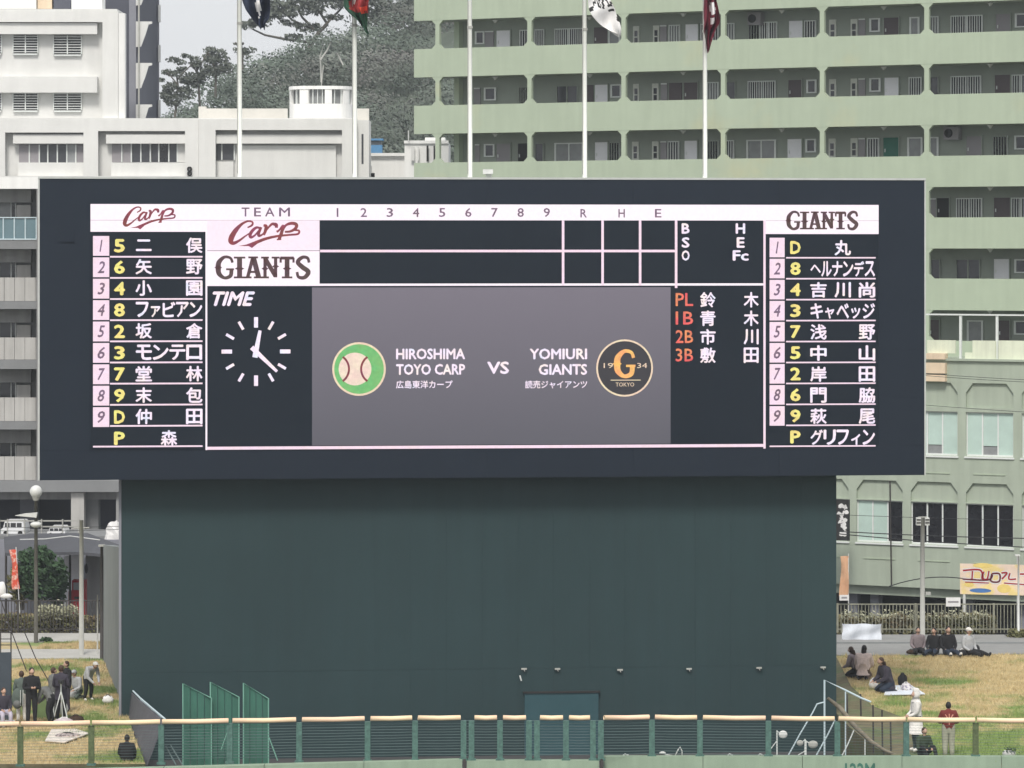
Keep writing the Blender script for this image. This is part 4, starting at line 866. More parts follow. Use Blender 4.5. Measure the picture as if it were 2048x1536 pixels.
def sky_tree(name, label, d, trunk, limbs, crowns, dens=1., leaf='leaf_tree', group=None, ls=.2, tk=.3):
    base = W(*trunk[0], d); t = thing(name, label, 'tree', base, group)
    mb = MB(); pts = [W(x, y, d + rnd.uniform(-.5, .5)) for x, y in trunk]; mb.tube(pts, [tk * (1 - .55 * i / len(pts)) for i in range(len(pts))], 7)
    tr = mb.build('trunk', 'trunk', t, smooth=True)
    for l in limbs:
        pts = [W(x, y, d + rnd.uniform(-1, 1) * (i > 0)) for i, (x, y) in enumerate(l)]; MB().tube(pts, [tk * .5 * (1 - .7 * i / len(pts)) + .02 for i in range(len(pts))], 5).build('limb', 'trunk', tr, smooth=True)
    cm = MB()
    for (x, y, rx, ry) in crowns:
        c = W(x, y, d); s = d / F; n = int(rx * ry * .55 * dens)
        for _ in range(n):
            v = Vector((rnd.gauss(0, 1), rnd.gauss(0, 1), rnd.gauss(.15, 1))).normalized() * rnd.uniform(.3, 1.08) ** .6
            if noise.noise(Vector((c.x + v.x * rx * s, v.y * 2, c.z + v.z * ry * s)) * 1.1) < -.18: continue
            leaf_quad(cm, Vector((c.x + v.x * rx * s, c.y + v.y * rx * s * .8, c.z + v.z * ry * s)), rnd.uniform(.6, 1.2) * ls)
    cm.build('crown', leaf, t)
sky_tree('spreading_tree', 'tall tree with flat spreading crown and bare forked limbs on the hill crest', 378, [(612, 110), (625, 85), (640, 62), (655, 48)],
         [[(640, 62), (610, 52), (585, 40), (565, 22)], [(640, 62), (660, 40), (680, 20), (700, -5)], [(625, 85), (570, 78), (530, 70), (505, 58)], [(630, 60), (605, 35), (590, 10)], [(655, 48), (640, 25), (625, 5)]],
         [(560, 15, 40, 10), (600, 8, 45, 12), (650, -10, 50, 14), (700, -5, 45, 14), (520, 45, 26, 9), (495, 50, 16, 9), (575, 45, 22, 6), (615, 55, 30, 10), (585, 75, 24, 9), (745, 10, 40, 20), (790, 25, 40, 22), (540, 28, 26, 7), (668, 35, 20, 6), (830, 20, 40, 30), (600, 22, 60, 9), (560, 30, 34, 8), (650, 8, 50, 12), (760, 40, 34, 16), (545, 8, 30, 9)], 1.7, ls=.26)
sky_tree('crest_tree', 'thin tree with layered crown on the left slope of the hill nearest the slate tower', 350, [(350, 235), (356, 170), (352, 140)], [[(356, 170), (340, 150), (330, 142)], [(354, 160), (372, 140), (385, 128)]],
         [(345, 120, 14, 6), (360, 124, 14, 5), (335, 145, 13, 6), (358, 148, 20, 7), (375, 160, 20, 9), (340, 175, 18, 12), (330, 190, 14, 10), (365, 138, 12, 5), (322, 160, 8, 5), (380, 150, 14, 6), (345, 200, 20, 14), (370, 185, 18, 12)], 2.6, tk=.12)
sky_tree('crest_tree', 'second thin crest tree with open crown in the middle of the left slope', 352, [(400, 215), (396, 150), (392, 128)], [[(396, 150), (385, 128), (380, 118)], [(395, 140), (408, 118), (416, 106)]],
         [(390, 118, 13, 6), (400, 130, 18, 8), (385, 128, 10, 5), (404, 152, 18, 10), (412, 138, 14, 8), (372, 112, 10, 4), (420, 120, 12, 6), (390, 165, 20, 10)], 2.6, tk=.13)
sky_tree('crest_tree', 'third crest tree with a bushy crown just left of the first flagpole', 355, [(431, 195), (432, 140), (428, 115)], [[(432, 140), (420, 115), (414, 100)], [(430, 125), (444, 108), (452, 100)]],
         [(420, 100, 15, 7), (438, 106, 16, 8), (428, 120, 18, 9), (415, 112, 12, 6), (446, 120, 14, 9), (452, 135, 16, 12), (430, 140, 18, 12)], 2.6, tk=.13)
sky_tree('palm_like_tree', 'small spiky topped tree sticking up beside the first flagpole', 358, [(482, 140), (482, 110), (479, 92)], [[(479, 92), (471, 86)], [(479, 92), (487, 86)]], [(478, 88, 10, 4), (480, 100, 14, 8), (488, 112, 14, 10), (500, 100, 14, 6)], 1.6)

# ------------------------------------------------------------------ flagpoles and flags
ordn = ['leftmost, before the white building', 'second from left, in front of the lookout room', 'middle one, before the left end of the green block', 'fourth from left, flying the white flag', 'rightmost, with the maroon flag']
for i, (x, d) in enumerate(((479.5, 122.2), (709.5, 122.6), (940, 123), (1169.5, 123.4), (1410, 123.8))):
    X = W(x, 0, d).x; t = thing('flagpole', 'white flagpole rising behind the scoreboard, ' + ordn[i], 'flagpole', (X, d, 17.5), 'flagpoles behind the scoreboard')
    MB().tube([(X, d, 17.5), (X, d, 21.5), (X, d, 30)], [.085, .075, .05], 10).build('shaft', 'pole_white', t, smooth=True)
    MB().tube([(X - .07, d - .1, 18.6), (X - .075, d - .1, 29.8)], .012, 4).build('halyard', 'pole_grey', t); MB().ball((X, d, 30.1), .12).build('finial', 'lamp_white', t)
    MB().tube([(X, d, W(0, 44 + i * 4, d).z), (X, d, W(0, 49 + i * 4, d).z)], .1, 8).build('cleat', 'pole_grey', t)
def flag(label, d, rows_, mats, fn, nj=14, amp=.28, fr=13):
    x0, y0 = rows_[0][1], rows_[0][0]; mb = MB(); ys = [r[0] for r in rows_]; ni = 26
    def L_(y, k):
        for a, b in zip(rows_, rows_[1:]):
            if y <= b[0]: f = (y - a[0]) / (b[0] - a[0]); return a[k] + (b[k] - a[k]) * f
        return rows_[-1][k]
    for i in range(ni + 1):
        y = ys[0] + (ys[-1] - ys[0]) * i / ni; a, b = L_(y, 1), L_(y, 2)
        for j in range(nj + 1):
            g = j / nj; p = W(a + (b - a) * g, y + 3 * math.sin(g * 9 + i * .2), d); mb.v.append((p.x, d - .12 + amp * math.sin(g * fr + i * .22) + .1 * math.sin(i * .6 + g * 4), p.z))
    for i in range(ni):
        for j in range(nj):
            k = i * (nj + 1) + j; y = ys[0] + (ys[-1] - ys[0]) * (i + .5) / ni; x = L_(y, 1) + (L_(y, 2) - L_(y, 1)) * (j + .5) / nj
            mb.face([k, k + 1, k + nj + 2, k + nj + 1], fn(x, y))
    p = W(x0, y0, d); o = mb.build('flag', mats, None, (p.x, d, p.z), smooth=True); tag(o, label, 'flag', 'flags on the flagpoles'); return o
E_ = lambda x, y, cx, cy, rx, ry: ((x - cx) / rx) ** 2 + ((y - cy) / ry) ** 2 < 1
flag('navy flag with white patches hanging from the leftmost flagpole', 122.0, [(-60, 484, 560), (0, 484, 541), (24, 494, 542), (38, 503, 540), (46, 508, 532), (58, 520, 530)], ['navy_cloth', 'white_cloth'], lambda x, y: 1 if E_(x, y, 488, 34, 8, 14) or E_(x, y, 516, 8, 5, 14) or E_(x, y, 520, 20, 2.5, 16) else 0)
flag('red and dark green flag with an orange dot on the second flagpole', 122.4, [(-50, 690, 748), (0, 687, 738), (14, 688, 737), (30, 700, 737), (42, 714, 736), (56, 724, 735), (70, 736, 740)], ['green_cloth', 'red_cloth', 'orange_cloth'], lambda x, y: 2 if E_(x, y, 727, 20, 6, 7) else (1 if (x > 700 and y < 24 + (x - 700) * .1) else 0))
wf = flag('white flag with black brush marks on the fourth flagpole', 123.2, [(-50, 1174, 1226), (0, 1176, 1219), (20, 1178, 1230), (34, 1184, 1234), (45, 1192, 1239), (56, 1204, 1242), (66, 1222, 1242), (72, 1236, 1240)], ['white_cloth', 'ink'], lambda x, y: 1 if (E_(x, y, 1182, 20, 5, 5) or (rnd.random() < .5 and y < 18 and x > 1186 and y > -40) or E_(x, y, 1222, 22, 6, 4) or E_(x, y, 1237, 36, 4, 9)) else 0, 22, .16, 6)
flag('maroon flag with white marks wrapped around the rightmost flagpole', 123.6, [(-60, 1406, 1445), (0, 1408, 1432), (30, 1407, 1438), (45, 1407, 1440), (60, 1406, 1430), (76, 1408, 1424), (90, 1412, 1420), (104, 1414, 1417)], ['maroon_cloth', 'white_cloth'], lambda x, y: 1 if (E_(x, y, 1424, 13, 5, 11) or E_(x, y, 1427, 22, 5, 7) or E_(x, y, 1424, 41, 3.5, 6)) and rnd.random() < .88 else 0)

# ------------------------------------------------------------------ outfield wall and rail
def owall(label, xa, xb, da, db, ztop, mt='pad_green'):
    a, b = W(xa, 0, da), W(xb, 0, db); t = thing('outfield_wall', label, 'wall', ((a.x + b.x) / 2, (a.y + b.y) / 2, Z0)); n = max(1, round((b - a).length / 3.2))
    for i in range(n):
        p, q = a.lerp(b, i / n), a.lerp(b, (i + 1) / n); e = (q - p).normalized() * .008; p += e; q -= e
        m_ = MB(); m_.slab([(p.x, p.y), (q.x, q.y), (q.x, q.y + .35), (p.x, p.y + .35)], Z0, ztop, 0); m_.build('wall_pad', mt, t)
    return t
zL = HC - 1030 / F * 107.4; zM = HC - 1021.5 / F * 108.6; zR = HC - 1013.5 / F * 109
owall('pale green padded outfield wall along the bottom left', -500, 925, 104.6, 108.5, zL)
owall('short gate section of the pale green outfield wall at the bottom centre', 933, 1199, 108.6, 108.6, zM)
owR = owall('pale green padded outfield wall along the bottom right with dark painted numerals', 1207, 2600, 109, 109, zR)
mb = MB(); a = W(1690, 1526, 108.98); b = W(1750, 1556, 108.98); text_into(mb, '122M', a.x, b.x, b.z, a.z, 108.99, .02); mb.build('distance_numerals', 'leaf_panel', owR)
for i, (x0, x1) in enumerate(((926.5, 931.5), (1200.5, 1205.5))):
    a, b = W(x0, 0, 108.6), W(x1, 0, 108.6); t = thing('gate_post', 'slim dark post at the %s end of the gate section in the outfield wall' % ('left', 'right')[i], 'post', (a.x, 108.6, Z0)); MB().box(a.x, b.x, 108.5, 108.9, Z0, zM + .05).build('post_shaft', 'pole_dark', t)
# rail: posts, padded tubes between them, wires below
rail = thing('outfield_rail', 'orange padded top rail on green posts with thin wires above the outfield wall', 'fence', (0, 108.9, .7))
def rd(x): return 107.3 + 1.3 * min(1, (x + 60) / 985) if x < 925 else (108.65 if x < 1205 else 109.1)
def rzt(x): return HC - (934 + (14 if x < 0 else 14 * max(0, 1 - x / 925)) if x < 925 else (935 if x < 1205 else 933 + max(0, (x - 1207)) * .009)) / F * rd(x)
posts = [(-240, 1), (-100, 1), (40, 1), (182, 1), (322, 0), (459, 0), (598, 0), (735, 0), (830, 0), (927, 0), (943, 0), (1000, 0), (1058, 0), (1074, 0), (1132, 0), (1186, 0), (1202, 0), (1304, 0), (1400, 0), (1537, 0), (1675, 0), (1813, 0), (1952, 1), (2090, 1), (2230, 1)]
for x, ol in posts:
    d = rd(x); p = W(x, 0, d); zt = rzt(x); zb = zR - .02 if x > 1205 else zL - .05
    MB().box(p.x - .085, p.x + .085, d + .02, d + .14, zb, zt - .1).build('post', 'post_olive' if ol else 'post_green', rail)
    MB().box(p.x - .13, p.x + .13, d - .02, d + .18, zb + .0, zb + .06).build('foot_plate', 'post_green', rail)
for (x0, _), (x1, _) in zip(posts, posts[1:]):
    if x1 - x0 < 30: continue
    g = 2 if (x0 < 330 or x0 > 1670) else 6
    p, q = W(x0 + g, 0, rd(x0)), W(x1 - g, 0, rd(x1 - 1)); MB().tube([(p.x, p.y, rzt(x0)), ((p.x + q.x) / 2, (p.y + q.y) / 2, (rzt(x0) + rzt(x1)) / 2 - .015), (q.x, q.y, rzt(x1))], .072, 10).build('rail_pad', 'rail_pad', rail, smooth=True)
wm = MB()
for k in range(13):
    for (x0, _), (x1, _) in zip(posts, posts[1:]):
        z0 = rzt(x0) - .1 - k * .085; z1 = rzt(x1) - .1 - k * .085; p, q = W(x0, 0, rd(x0)), W(x1, 0, rd(x1 - 1)); wm.tube([(p.x, p.y + .07, z0), ((p.x + q.x) / 2, (p.y + q.y) / 2 + .07, (z0 + z1) / 2 - .006), (q.x, q.y + .07, z1)], .004 if x0 < 320 or x0 > 1500 else .008, 4, cap=False)
tag(wm.build('wire', 'wire_green', rail), kind='stuff')
# three green sheet screens with sloping tops
for i, (x0, x1, ya, yb, sd_) in enumerate(((366, 421, 1367, 1396, 'leftmost'), (421, 478, 1364, 1394, 'middle'), (487, 537, 1366, 1397, 'rightmost'))):
    d = 112 + i * .15; a, b = W(x0, 0, d), W(x1 + (2 if i == 0 else 0), 0, d); t = thing('green_screen_panel', sd_ + ' of three green ribbed sheet screens with sloping tops before the dark green wall', 'screen', ((a.x + b.x) / 2, d, -1.0), 'green screens')
    n = 4
    for k in range(n):
        f0, f1 = k / n, (k + 1) / n; za, zb = W(0, ya + (yb - ya) * f0, d).z, W(0, ya + (yb - ya) * f1, d).z; u0, u1 = a.x + (b.x - a.x) * f0 + .008, a.x + (b.x - a.x) * f1 - .008; o_ = .03 * (k % 2)
        MB().prism([(u0, -1), (u1, -1), (u1, zb), (u0, za)], d + o_, d + .05 + o_).build('sheet', 'leaf_panel', t)
    mb = MB(); mb.tube([(a.x, d - .02, -1), (a.x, d - .02, W(0, ya, d).z), (b.x, d - .02, W(0, yb, d).z), (b.x, d - .02, -1)], .022, 6); mb.build('edge_frame', 'edge_green', t)
    if i == 1: MB().tube([W(458, 1455, d - .4), W(442, 1500, d - .4)], .02, 5).build('strut', 'edge_green', t)
    if i == 2: MB().tube([W(538, 1475, d - .2), W(555, 1521, d - .2)], .02, 5).build('strut', 'edge_green', t)
# mesh panel fence between the left lawn and the yard
t = thing('mesh_fence', 'grey mesh panel fence with pale handrail sloping along the edge of the left lawn', 'fence', W(290, 1528, 109)); K = 6
tp = [W(253, 1335, 124), W(262, 1385, 120), W(277, 1400, 117), W(300, 1420, 113), W(326, 1442, 109.6)]; bt = [W(247, 1402, 124), W(256, 1440, 120), W(266, 1468, 116.5), W(278, 1495, 112.8), W(292, 1530, 109.6)]
for i in range(4):
    q = [bt[i], bt[i + 1], tp[i + 1], tp[i]]; mb = MB(); mb.v = [tuple(p) for p in q] + [tuple(p + Vector((.05, 0, 0))) for p in q]
    for f in ((0, 1, 2, 3), (7, 6, 5, 4), (0, 4, 5, 1), (1, 5, 6, 2), (2, 6, 7, 3), (3, 7, 4, 0)): mb.face(list(f))
    mb.build('mesh_panel', 'net', t)
MB().tube([p + Vector((.06, 0, .06)) for p in tp], .03, 6).build('handrail', 'rail_white', t)
for i in (2, 3): MB().tube([tp[i] + Vector((.06, 0, 0)), W(310 + i * 6, 1435, 111)], .018, 5).build('brace', 'rail_white', t)
for i, (x0, y0, x1, y1) in enumerate(((331, 1492, 352, 1522), (341, 1490, 366, 1524))):
    t2 = thing('leaning_pole', ('left', 'right')[i] + ' one of two thin pale poles leaning behind the rail left of the green screens', 'pole', W(x1, y1, 110.5), 'leaning poles'); MB().tube([W(x0, y0, 110.5), W(x1, y1 + 8, 110.2)], .022, 6).build('shaft', 'wire_green', t2)
# pipe frames and fittings, right of the yard
t = thing('pipe_stair_rail', 'pale pipe handrail frame stepping down beside the right soil bank', 'railing', W(1649, 1525, 111)); dd = 112
for pts, r_ in (([(1649, 1530), (1649, 1360), (1690, 1380), (1722, 1396), (1742, 1404)], .03), ([(1691, 1525), (1691, 1383)], .022), ([(1730, 1530), (1730, 1478)], .018), ([(1649, 1404), (1634, 1408), (1626, 1424), (1600, 1468), (1576, 1512)], .022), ([(1670, 1440), (1655, 1470), (1632, 1512)], .022), ([(1708, 1460), (1695, 1490), (1682, 1515)], .02)):
    MB().tube([W(x, y, dd) for x, y in pts], r_, 7).build('pipe', 'rail_white' if r_ > .021 else 'alu', t)
t = thing('ramp_rail', 'long weathered rail curving down in front of the soil bank at right', 'railing', W(1850, 1518, 111)); MB().tube([W(x, y, 112) for x, y in ((1655, 1396), (1680, 1416), (1705, 1448), (1740, 1482), (1768, 1500), (1800, 1514), (1850, 1518))], [.05, .08, .08, .07, .05, .03, .025], 7).build('rail_bar', 'rail_tan', t, smooth=True)
t = thing('bank_posts_fence', 'dark thin fence posts standing in the soil bank at right', 'fence', W(1750, 1512, 112))
for x, y0, y1 in ((1694, 1388, 1430), (1721, 1388, 1426), (1746, 1410, 1500), (1764, 1420, 1490), (1781, 1440, 1502), (1768, 1500, 1540)): MB().tube([W(x, y0, 112.6), W(x + 1, y1 + 6, 112.6)], .026, 6).build('post', 'pole_dark', t)
for i, (x, y, rx, ry, dx) in enumerate(((1566, 1469, 9, 8, -12), (1626, 1489, 10, 8, -14), (1600, 1486, 7, 6, 10))):
    t = thing('round_reflector', ('white round paddle on a thin stake just below the orange rail', 'grey round paddle on a stake, right of the white one', 'small grey disc low between the two staked paddles')[i], 'paddle', W(x + dx, 1520, 111))
    c = W(x, y, 111); mb = MB(); mb.ball(c, (rx / 65, .04, ry / 65), 12, 8); mb.build('paddle_face', 'lamp_white' if i == 0 else 'pole_grey', t, smooth=True)
    MB().tube([W(x + dx, y - 8, 111.05), W(x + dx, 1524, 111.05)], .02, 6).build('stake', 'alu', t); MB().tube([W(x + dx, y - 6, 111.05), W(x, y, 111.05)], .015, 5).build('arm', 'alu', t)
    if i < 2: MB().tube([W(x + dx, y + 12, 111.1), W(x + dx - 26, 1516, 111.1)], .015, 5).build('brace', 'alu', t)
t = thing('loose_cable', 'pale cable loop and nozzle lying on top of the outfield wall near the centre right', 'cable', W(1360, 1512, 109.5)); mb = MB()
mb.tube([W(x, y, 109.5) for x, y in ((1320, 1506), (1335, 1510), (1350, 1512), (1356, 1500), (1360, 1494), (1364, 1502), (1364, 1514))], .02, 5); mb.build('cable_line', 'lamp_white', t); MB().ball(W(1325, 1506, 109.5), (.1, .06, .05)).build('nozzle', 'lamp_white', t)
for i, x in enumerate((1459, 1520, 1250)):
    t = thing('wall_hook', 'small pale hook on the outfield wall top %s' % ('left of the white paddle', 'right before the white paddle', 'below the right end of the teal door')[i], 'hook', W(x, 1513, 109.4)); MB().tube([W(x - 5, 1512, 109.4), W(x, 1508, 109.4), W(x + 6, 1510, 109.4), W(x + 7, 1514, 109.4)], .02, 5).build('hook_bar', 'alu', t)

# ------------------------------------------------------------------ street edge: iron fences, hedges, canopy, trees
def iron_fence(label, xa, xb, ytop, d, mt, pitch):
    a, b = W(xa, 0, d).x, W(xb, 0, d).x; zt = W(0, ytop, d).z; zb = .45; t = thing('iron_fence', label, 'fence', ((a + b) / 2, d, zb)); m_ = MB(); n = int((b - a) / pitch)
    for i in range(n + 1): x = a + (b - a) * i / n; m_.box(x - .014, x + .014, d - .014, d + .014, zb, zt - .01)
    tag(m_.build('bars', mt, t), kind='stuff')
    for z in (zb + .12, zt - .01): MB().box(a, b, d - .025, d + .025, z, z + .045).build('rail', mt, t)
    k = max(1, int((b - a) / 2.6))
    for i in range(k + 1): x = a + (b - a) * i / k; MB().box(x - .04, x + .04, d - .04, d + .04, zb, zt + .05).build('post', mt, t)
    return t
iron_fence('black iron railing behind the left footpath', -300, 204, 1202, 146.3, 'pole_dark', .13)
iron_fence('grey iron railing behind the right footpath', 1675, 2300, 1209, 146.3, 'bar_pale', .14)
def hedge(label, xa, xb, ytop, d, n, leaf='leaf_hedge', h0=-.2, thick=1.0, fl=None):
    a, b = W(xa, 0, d).x, W(xb, 0, d).x; zt = W(0, ytop, d).z; t = thing('hedge', label, 'hedge', ((a + b) / 2, d, .3)); m_ = MB()
    for _ in range(n):
        x = rnd.uniform(a, b); hh = zt + .25 * noise.noise(Vector((x * 1.3, 1, 2))); f = rnd.random() ** .7; leaf_quad(m_, Vector((x, d + rnd.uniform(-thick / 2, thick / 2), h0 + (hh - h0) * f)), rnd.uniform(.05, .11))
    m_.build('foliage', leaf, t); s = MB()
    for i in range(max(2, int((b - a) / .7))):
        x = rnd.uniform(a, b); s.tube([(x, d, -.5), (x + rnd.uniform(-.1, .1), d, zt - .2)], .025, 5)
    tag(s.build('stems', 'trunk', t), kind='stuff')
    if fl:
        m_ = MB(); fa, fb = W(fl[0], 0, d).x, W(fl[1], 0, d).x
        for _ in range(fl[3]): x = rnd.uniform(fa, fb); leaf_quad(m_, Vector((x, d - thick / 2 + rnd.uniform(-.1, .3), W(0, fl[2], d).z + rnd.gauss(0, .12))), rnd.uniform(.04, .09))
        m_.build('blossom', 'flower', t)
    return t
hedge('brown green hedge behind the left railing, topped with pale blossom', -260, 200, 1228, 147.4, 9000, fl=(80, 158, 1220, 900))
hedge('yellow green hedge with pale flower tips behind the right railing', 1676, 1990, 1232, 147.4, 9000, fl=(1680, 1980, 1230, 700))
def shrub(label, cx, cy, rx, ry, d, n, m='leaf_shrub', base=1200):
    t = thing('shrub_tree', label, 'tree', W(cx, base, d)); c = W(cx, cy, d); s = d / F; m_ = MB(); s_ = MB()
    for k in range(4): s_.tube([W(cx + rnd.uniform(-6, 6), base + 20, d), W(cx + rnd.uniform(-rx, rx) * .5, cy, d)], [.07, .03], 5)
    s_.build('trunk', 'trunk', t)
    for _ in range(n):
        v = Vector((rnd.gauss(0, 1), rnd.gauss(0, 1), rnd.gauss(0, 1))).normalized() * rnd.uniform(.35, 1.1)
        if noise.noise(v * 3.1 + c) < -.06 + .2 * (v.length - .8): continue
        leaf_quad(m_, c + Vector((v.x * rx * s, v.y * rx * s * .7, v.z * ry * s)), rnd.uniform(.07, .15))
    m_.build('crown', m, t)
shrub('dark leafy street tree under the grey canopy roof at left', 78, 1146, 50, 52, 150, 6500)
shrub('smaller green bush growing right of the street tree beneath the canopy', 112, 1165, 26, 40, 151, 2200)
shrub('olive shrub by the red banner at the left edge', 40, 1170, 24, 36, 150.5, 1500, 'leaf_hedge')
# weeds on the path edge
shrub('low green weed clump on the strip between the left paths', 93, 1281, 12, 5, 142.9, 260, 'leaf_shrub', 1286)
shrub('dark shrub right of the seated group at the far right', 2040, 1268, 26, 10, 144.5, 700, 'leaf_hedge', 1278)
# grey canopy building behind the left fence
cn = thing('street_canopy', 'grey sloping sheet canopy with white wall panels behind the left railing', 'canopy', W(120, 1200, 155)); d = 152
bk4 = [W(8, 1074, 156), W(60, 1067, 156), W(175, 1066, 156), W(262, 1098, 156)]; fr4 = [W(10, 1106, 151), W(60, 1105, 151), W(160, 1104, 151), W(262, 1114, 151)]; mb = MB()
for i in range(3):
    b = len(mb.v); q = [fr4[i], fr4[i + 1], bk4[i + 1], bk4[i]]; mb.v += [tuple(p) for p in q] + [tuple(p - Vector((0, 0, .12))) for p in q]
    for f in ((0, 1, 2, 3), (7, 6, 5, 4), (0, 4, 5, 1), (2, 6, 7, 3), (1, 5, 6, 2), (3, 7, 4, 0)): mb.face([b + k for k in f])
mb.build('roof_sheet', 'canopy', cn)
bx('back_wall', 'slate2', cn, (W(-200, 0, 157).x, W(262, 0, 157).x, 157, 157.3, Z0, W(0, 1080, 157).z))
for x0, x1, y0, m in ((129, 139, 1112, 'door_white'), (141, 164, 1108, 'door_white'), (171, 204, 1112, 'grey_apt')): bx('wall_panel', m, cn, (W(x0, 0, 155.5).x, W(x1, 0, 155.5).x, 155.5, 155.8, Z0, W(0, y0, 155.5).z))
for x in (12, 140, 205): MB().tube([W(x, 1100, 153), W(x, 1240, 153)], .05, 6).build('post', 'pole_dark', cn)
MB().tube([W(40, 1079, 151.5), W(90, 1078, 151), W(140, 1072, 151.2), W(200, 1080, 151)], .02, 5).build('cable', 'lamp_white', cn)
MB().ball(W(173, 1137, 155.2), (.08, .06, .22)).build('wall_fitting', 'ink', cn)
# red vending machine
vm = thing('vending_machine', 'red vending machine standing before the white wall panel under the canopy', 'vending machine', W(155, 1203, 153)); xa, xb = W(144, 0, 153).x, W(170, 0, 153).x
bx('body', 'red', vm, (xa, xb, 153, 153.7, W(0, 1240, 153).z, W(0, 1161, 153).z)); bx('display_window', 'door_grey', vm, (xa + .06, xb - .12, 152.96, 152.995, W(0, 1180, 153).z, W(0, 1165, 153).z)); bx('side_unit', 'red', vm, (W(137, 0, 153).x, xa - .02, 153, 153.6, W(0, 1240, 153).z, W(0, 1183, 153).z)); bx('pick_up_slot', 'ink', vm, (xa + .1, xb - .1, 152.97, 152.995, W(0, 1198, 153).z, W(0, 1193, 153).z))
nobori(32, 1099, 1178, 149, 13, 'banner_red', 'red orange shop banner flag in front of the olive shrub at left', lean=8)
t = thing('white_bundle', 'white folded cloth bundle hanging on the railing beside the red banner', 'cloth', W(13, 1200, 145.9)); mb = MB(); mb.ball(W(12, 1192, 145.9), (.28, .12, .10), 10, 6, fn=lambda d_: 1 + .3 * noise.noise(d_ * 3)); mb.ball(W(4, 1178, 145.9), (.16, .12, .3), 10, 6, fn=lambda d_: 1 + .3 * noise.noise(d_ * 3 + Vector((2, 0, 0)))); mb.build('cloth_folds', 'white_cloth', t, smooth=True)
# white van seen over the canopy, with small parts
def van(px0, px1, y0, y1, d, label):
    a, b, zt, zb = W(px0, 0, d).x, W(px1, 0, d).x, W(0, y0, d).z, W(0, y1, d).z; L = b - a; Hh = zt - zb; t = thing('parked_van', label, 'van', ((a + b) / 2, d, zb))
    MB().prism([(a, zb + .12 * Hh), (b, zb + .12 * Hh), (b, zb + .5 * Hh), (b - .08 * L, zt - .04 * Hh), (b - .12 * L, zt), (a + .16 * L, zt), (a + .08 * L, zb + .55 * Hh), (a, zb + .45 * Hh)], d, d + 1.6).build('body', 'car_white', t)
    for f0, f1 in ((.16, .36), (.4, .62), (.66, .86)): MB().box(a + f0 * L, a + f1 * L, d - .012, d - .002, zb + .58 * Hh, zt - .1 * Hh).build('window', 'winglass', t)
    for f in (.2, .8):
        c = (a + f * L, zb + .17 * Hh); MB().prism([(c[0] + .17 * Hh * math.cos(k * .524), c[1] + .17 * Hh * math.sin(k * .524)) for k in range(12)], d - .04, d + .15).build('wheel', 'tyre', t)
    MB().box(a + .01, a + .05 * L, d - .01, d - .002, zb + .35 * Hh, zb + .45 * Hh).build('headlight', 'lamp_white', t); return t
# raised parking deck behind the canopy with white vans
dk = thing('parking_deck', 'grey raised parking deck with parked white vans behind the canopy at left', 'building', W(60, 1100, 161)); bx('deck_slab', 'slab', dk, (W(-300, 0, 159).x, W(262, 0, 159).x, 158.6, 162.6, W(0, 1077, 159).z, W(0, 1071, 159).z)); bx('deck_wall', 'slate2', dk, (W(-300, 0, 159).x, W(262, 0, 159).x, 158.8, 159.0, Z0, W(0, 1077.3, 159).z))
bx('upper_rail', 'pole_grey', dk, (W(-300, 0, 159).x, W(160, 0, 159).x, 158.7, 158.75, W(0, 1042, 159).z, W(0, 1039.5, 159).z), (W(84, 0, 159).x, W(160, 0, 159).x, 158.7, 158.75, W(0, 1054, 159).z, W(0, 1051, 159).z))
for x in (-60, 0, 16, 50, 84, 126, 158): bx('rail_post', 'pole_grey', dk, (W(x, 0, 159).x, W(x + 2.4, 0, 159).x, 158.6, 158.69, W(0, 1071, 159).z, W(0, 1037, 159).z))
van(2, 50, 1043, 1071, 160, 'white van parked on the raised deck nearest the left edge'); van(94, 130, 1055, 1071, 160, 'small white van parked on the deck right of the lamp pole')
t = thing('white_tarpaulin', 'crumpled white tarpaulin mound behind the top of the grey wing wall', 'tarpaulin', W(226, 1110, 158)); mb = MB(); mb.ball(W(230, 1078, 158), (.42, .3, .75), 16, 12, fn=lambda v: 1 + .4 * noise.noise(v * 3.2)); mb.build('folded_sheet', 'white_cloth', t)
# poles
def pole(name, label, px, y0, y1, d, r, m, cat='pole', head=None):
    b = W(px, y1, d); tp_ = W(px, y0, d); t = thing(name, label, cat, b); MB().tube([b, b.lerp(tp_, .5), tp_], [r, r * .9, r * .75], 10).build('shaft', m, t, smooth=True); return t, tp_
t, p = pole('utility_pole', 'pale grey concrete pole between the left paths, right of the lamp pole', 163, 1040, 1310, 138.2, .10, 'pole_grey')
MB().tube([p + Vector((-.3, 0, -.3)), p + Vector((.3, 0, -.3))], .025, 6).build('cross_arm', 'pole_grey', t)
t, p = pole('street_lamp', 'dark lamp pole with a white globe head standing at the left footpath', 72, 1000, 1285, 142.6, .085, 'pole_olive', 'street lamp')
MB().ball(W(72, 984, 142.6), (.25, .25, .27), 16, 12, fn=lambda v: 1 - .12 * max(0, -v.z)).build('globe', 'lamp_white', t, smooth=True); MB().tube([W(72, 1001, 142.6), W(72, 994, 142.6)], [.1, .16], 10).build('collar', 'pole_grey', t)
m_ = MB(); m_.ball(W(72, 1049, 142.4), (.23, .2, .12), 14, 8); m_.build('lower_shade', 'lamp_white', t, smooth=True); MB().prism([(W(30, 0, 142.3).x, W(0, 1031, 142.3).z), (W(73, 0, 142.3).x, W(0, 1035, 142.3).z), (W(75, 0, 142.3).x, W(0, 1025, 142.3).z), (W(50, 0, 142.3).x, W(0, 1027, 142.3).z)], 142.2, 142.4).build('lamp_arm', 'lamp_white', t)
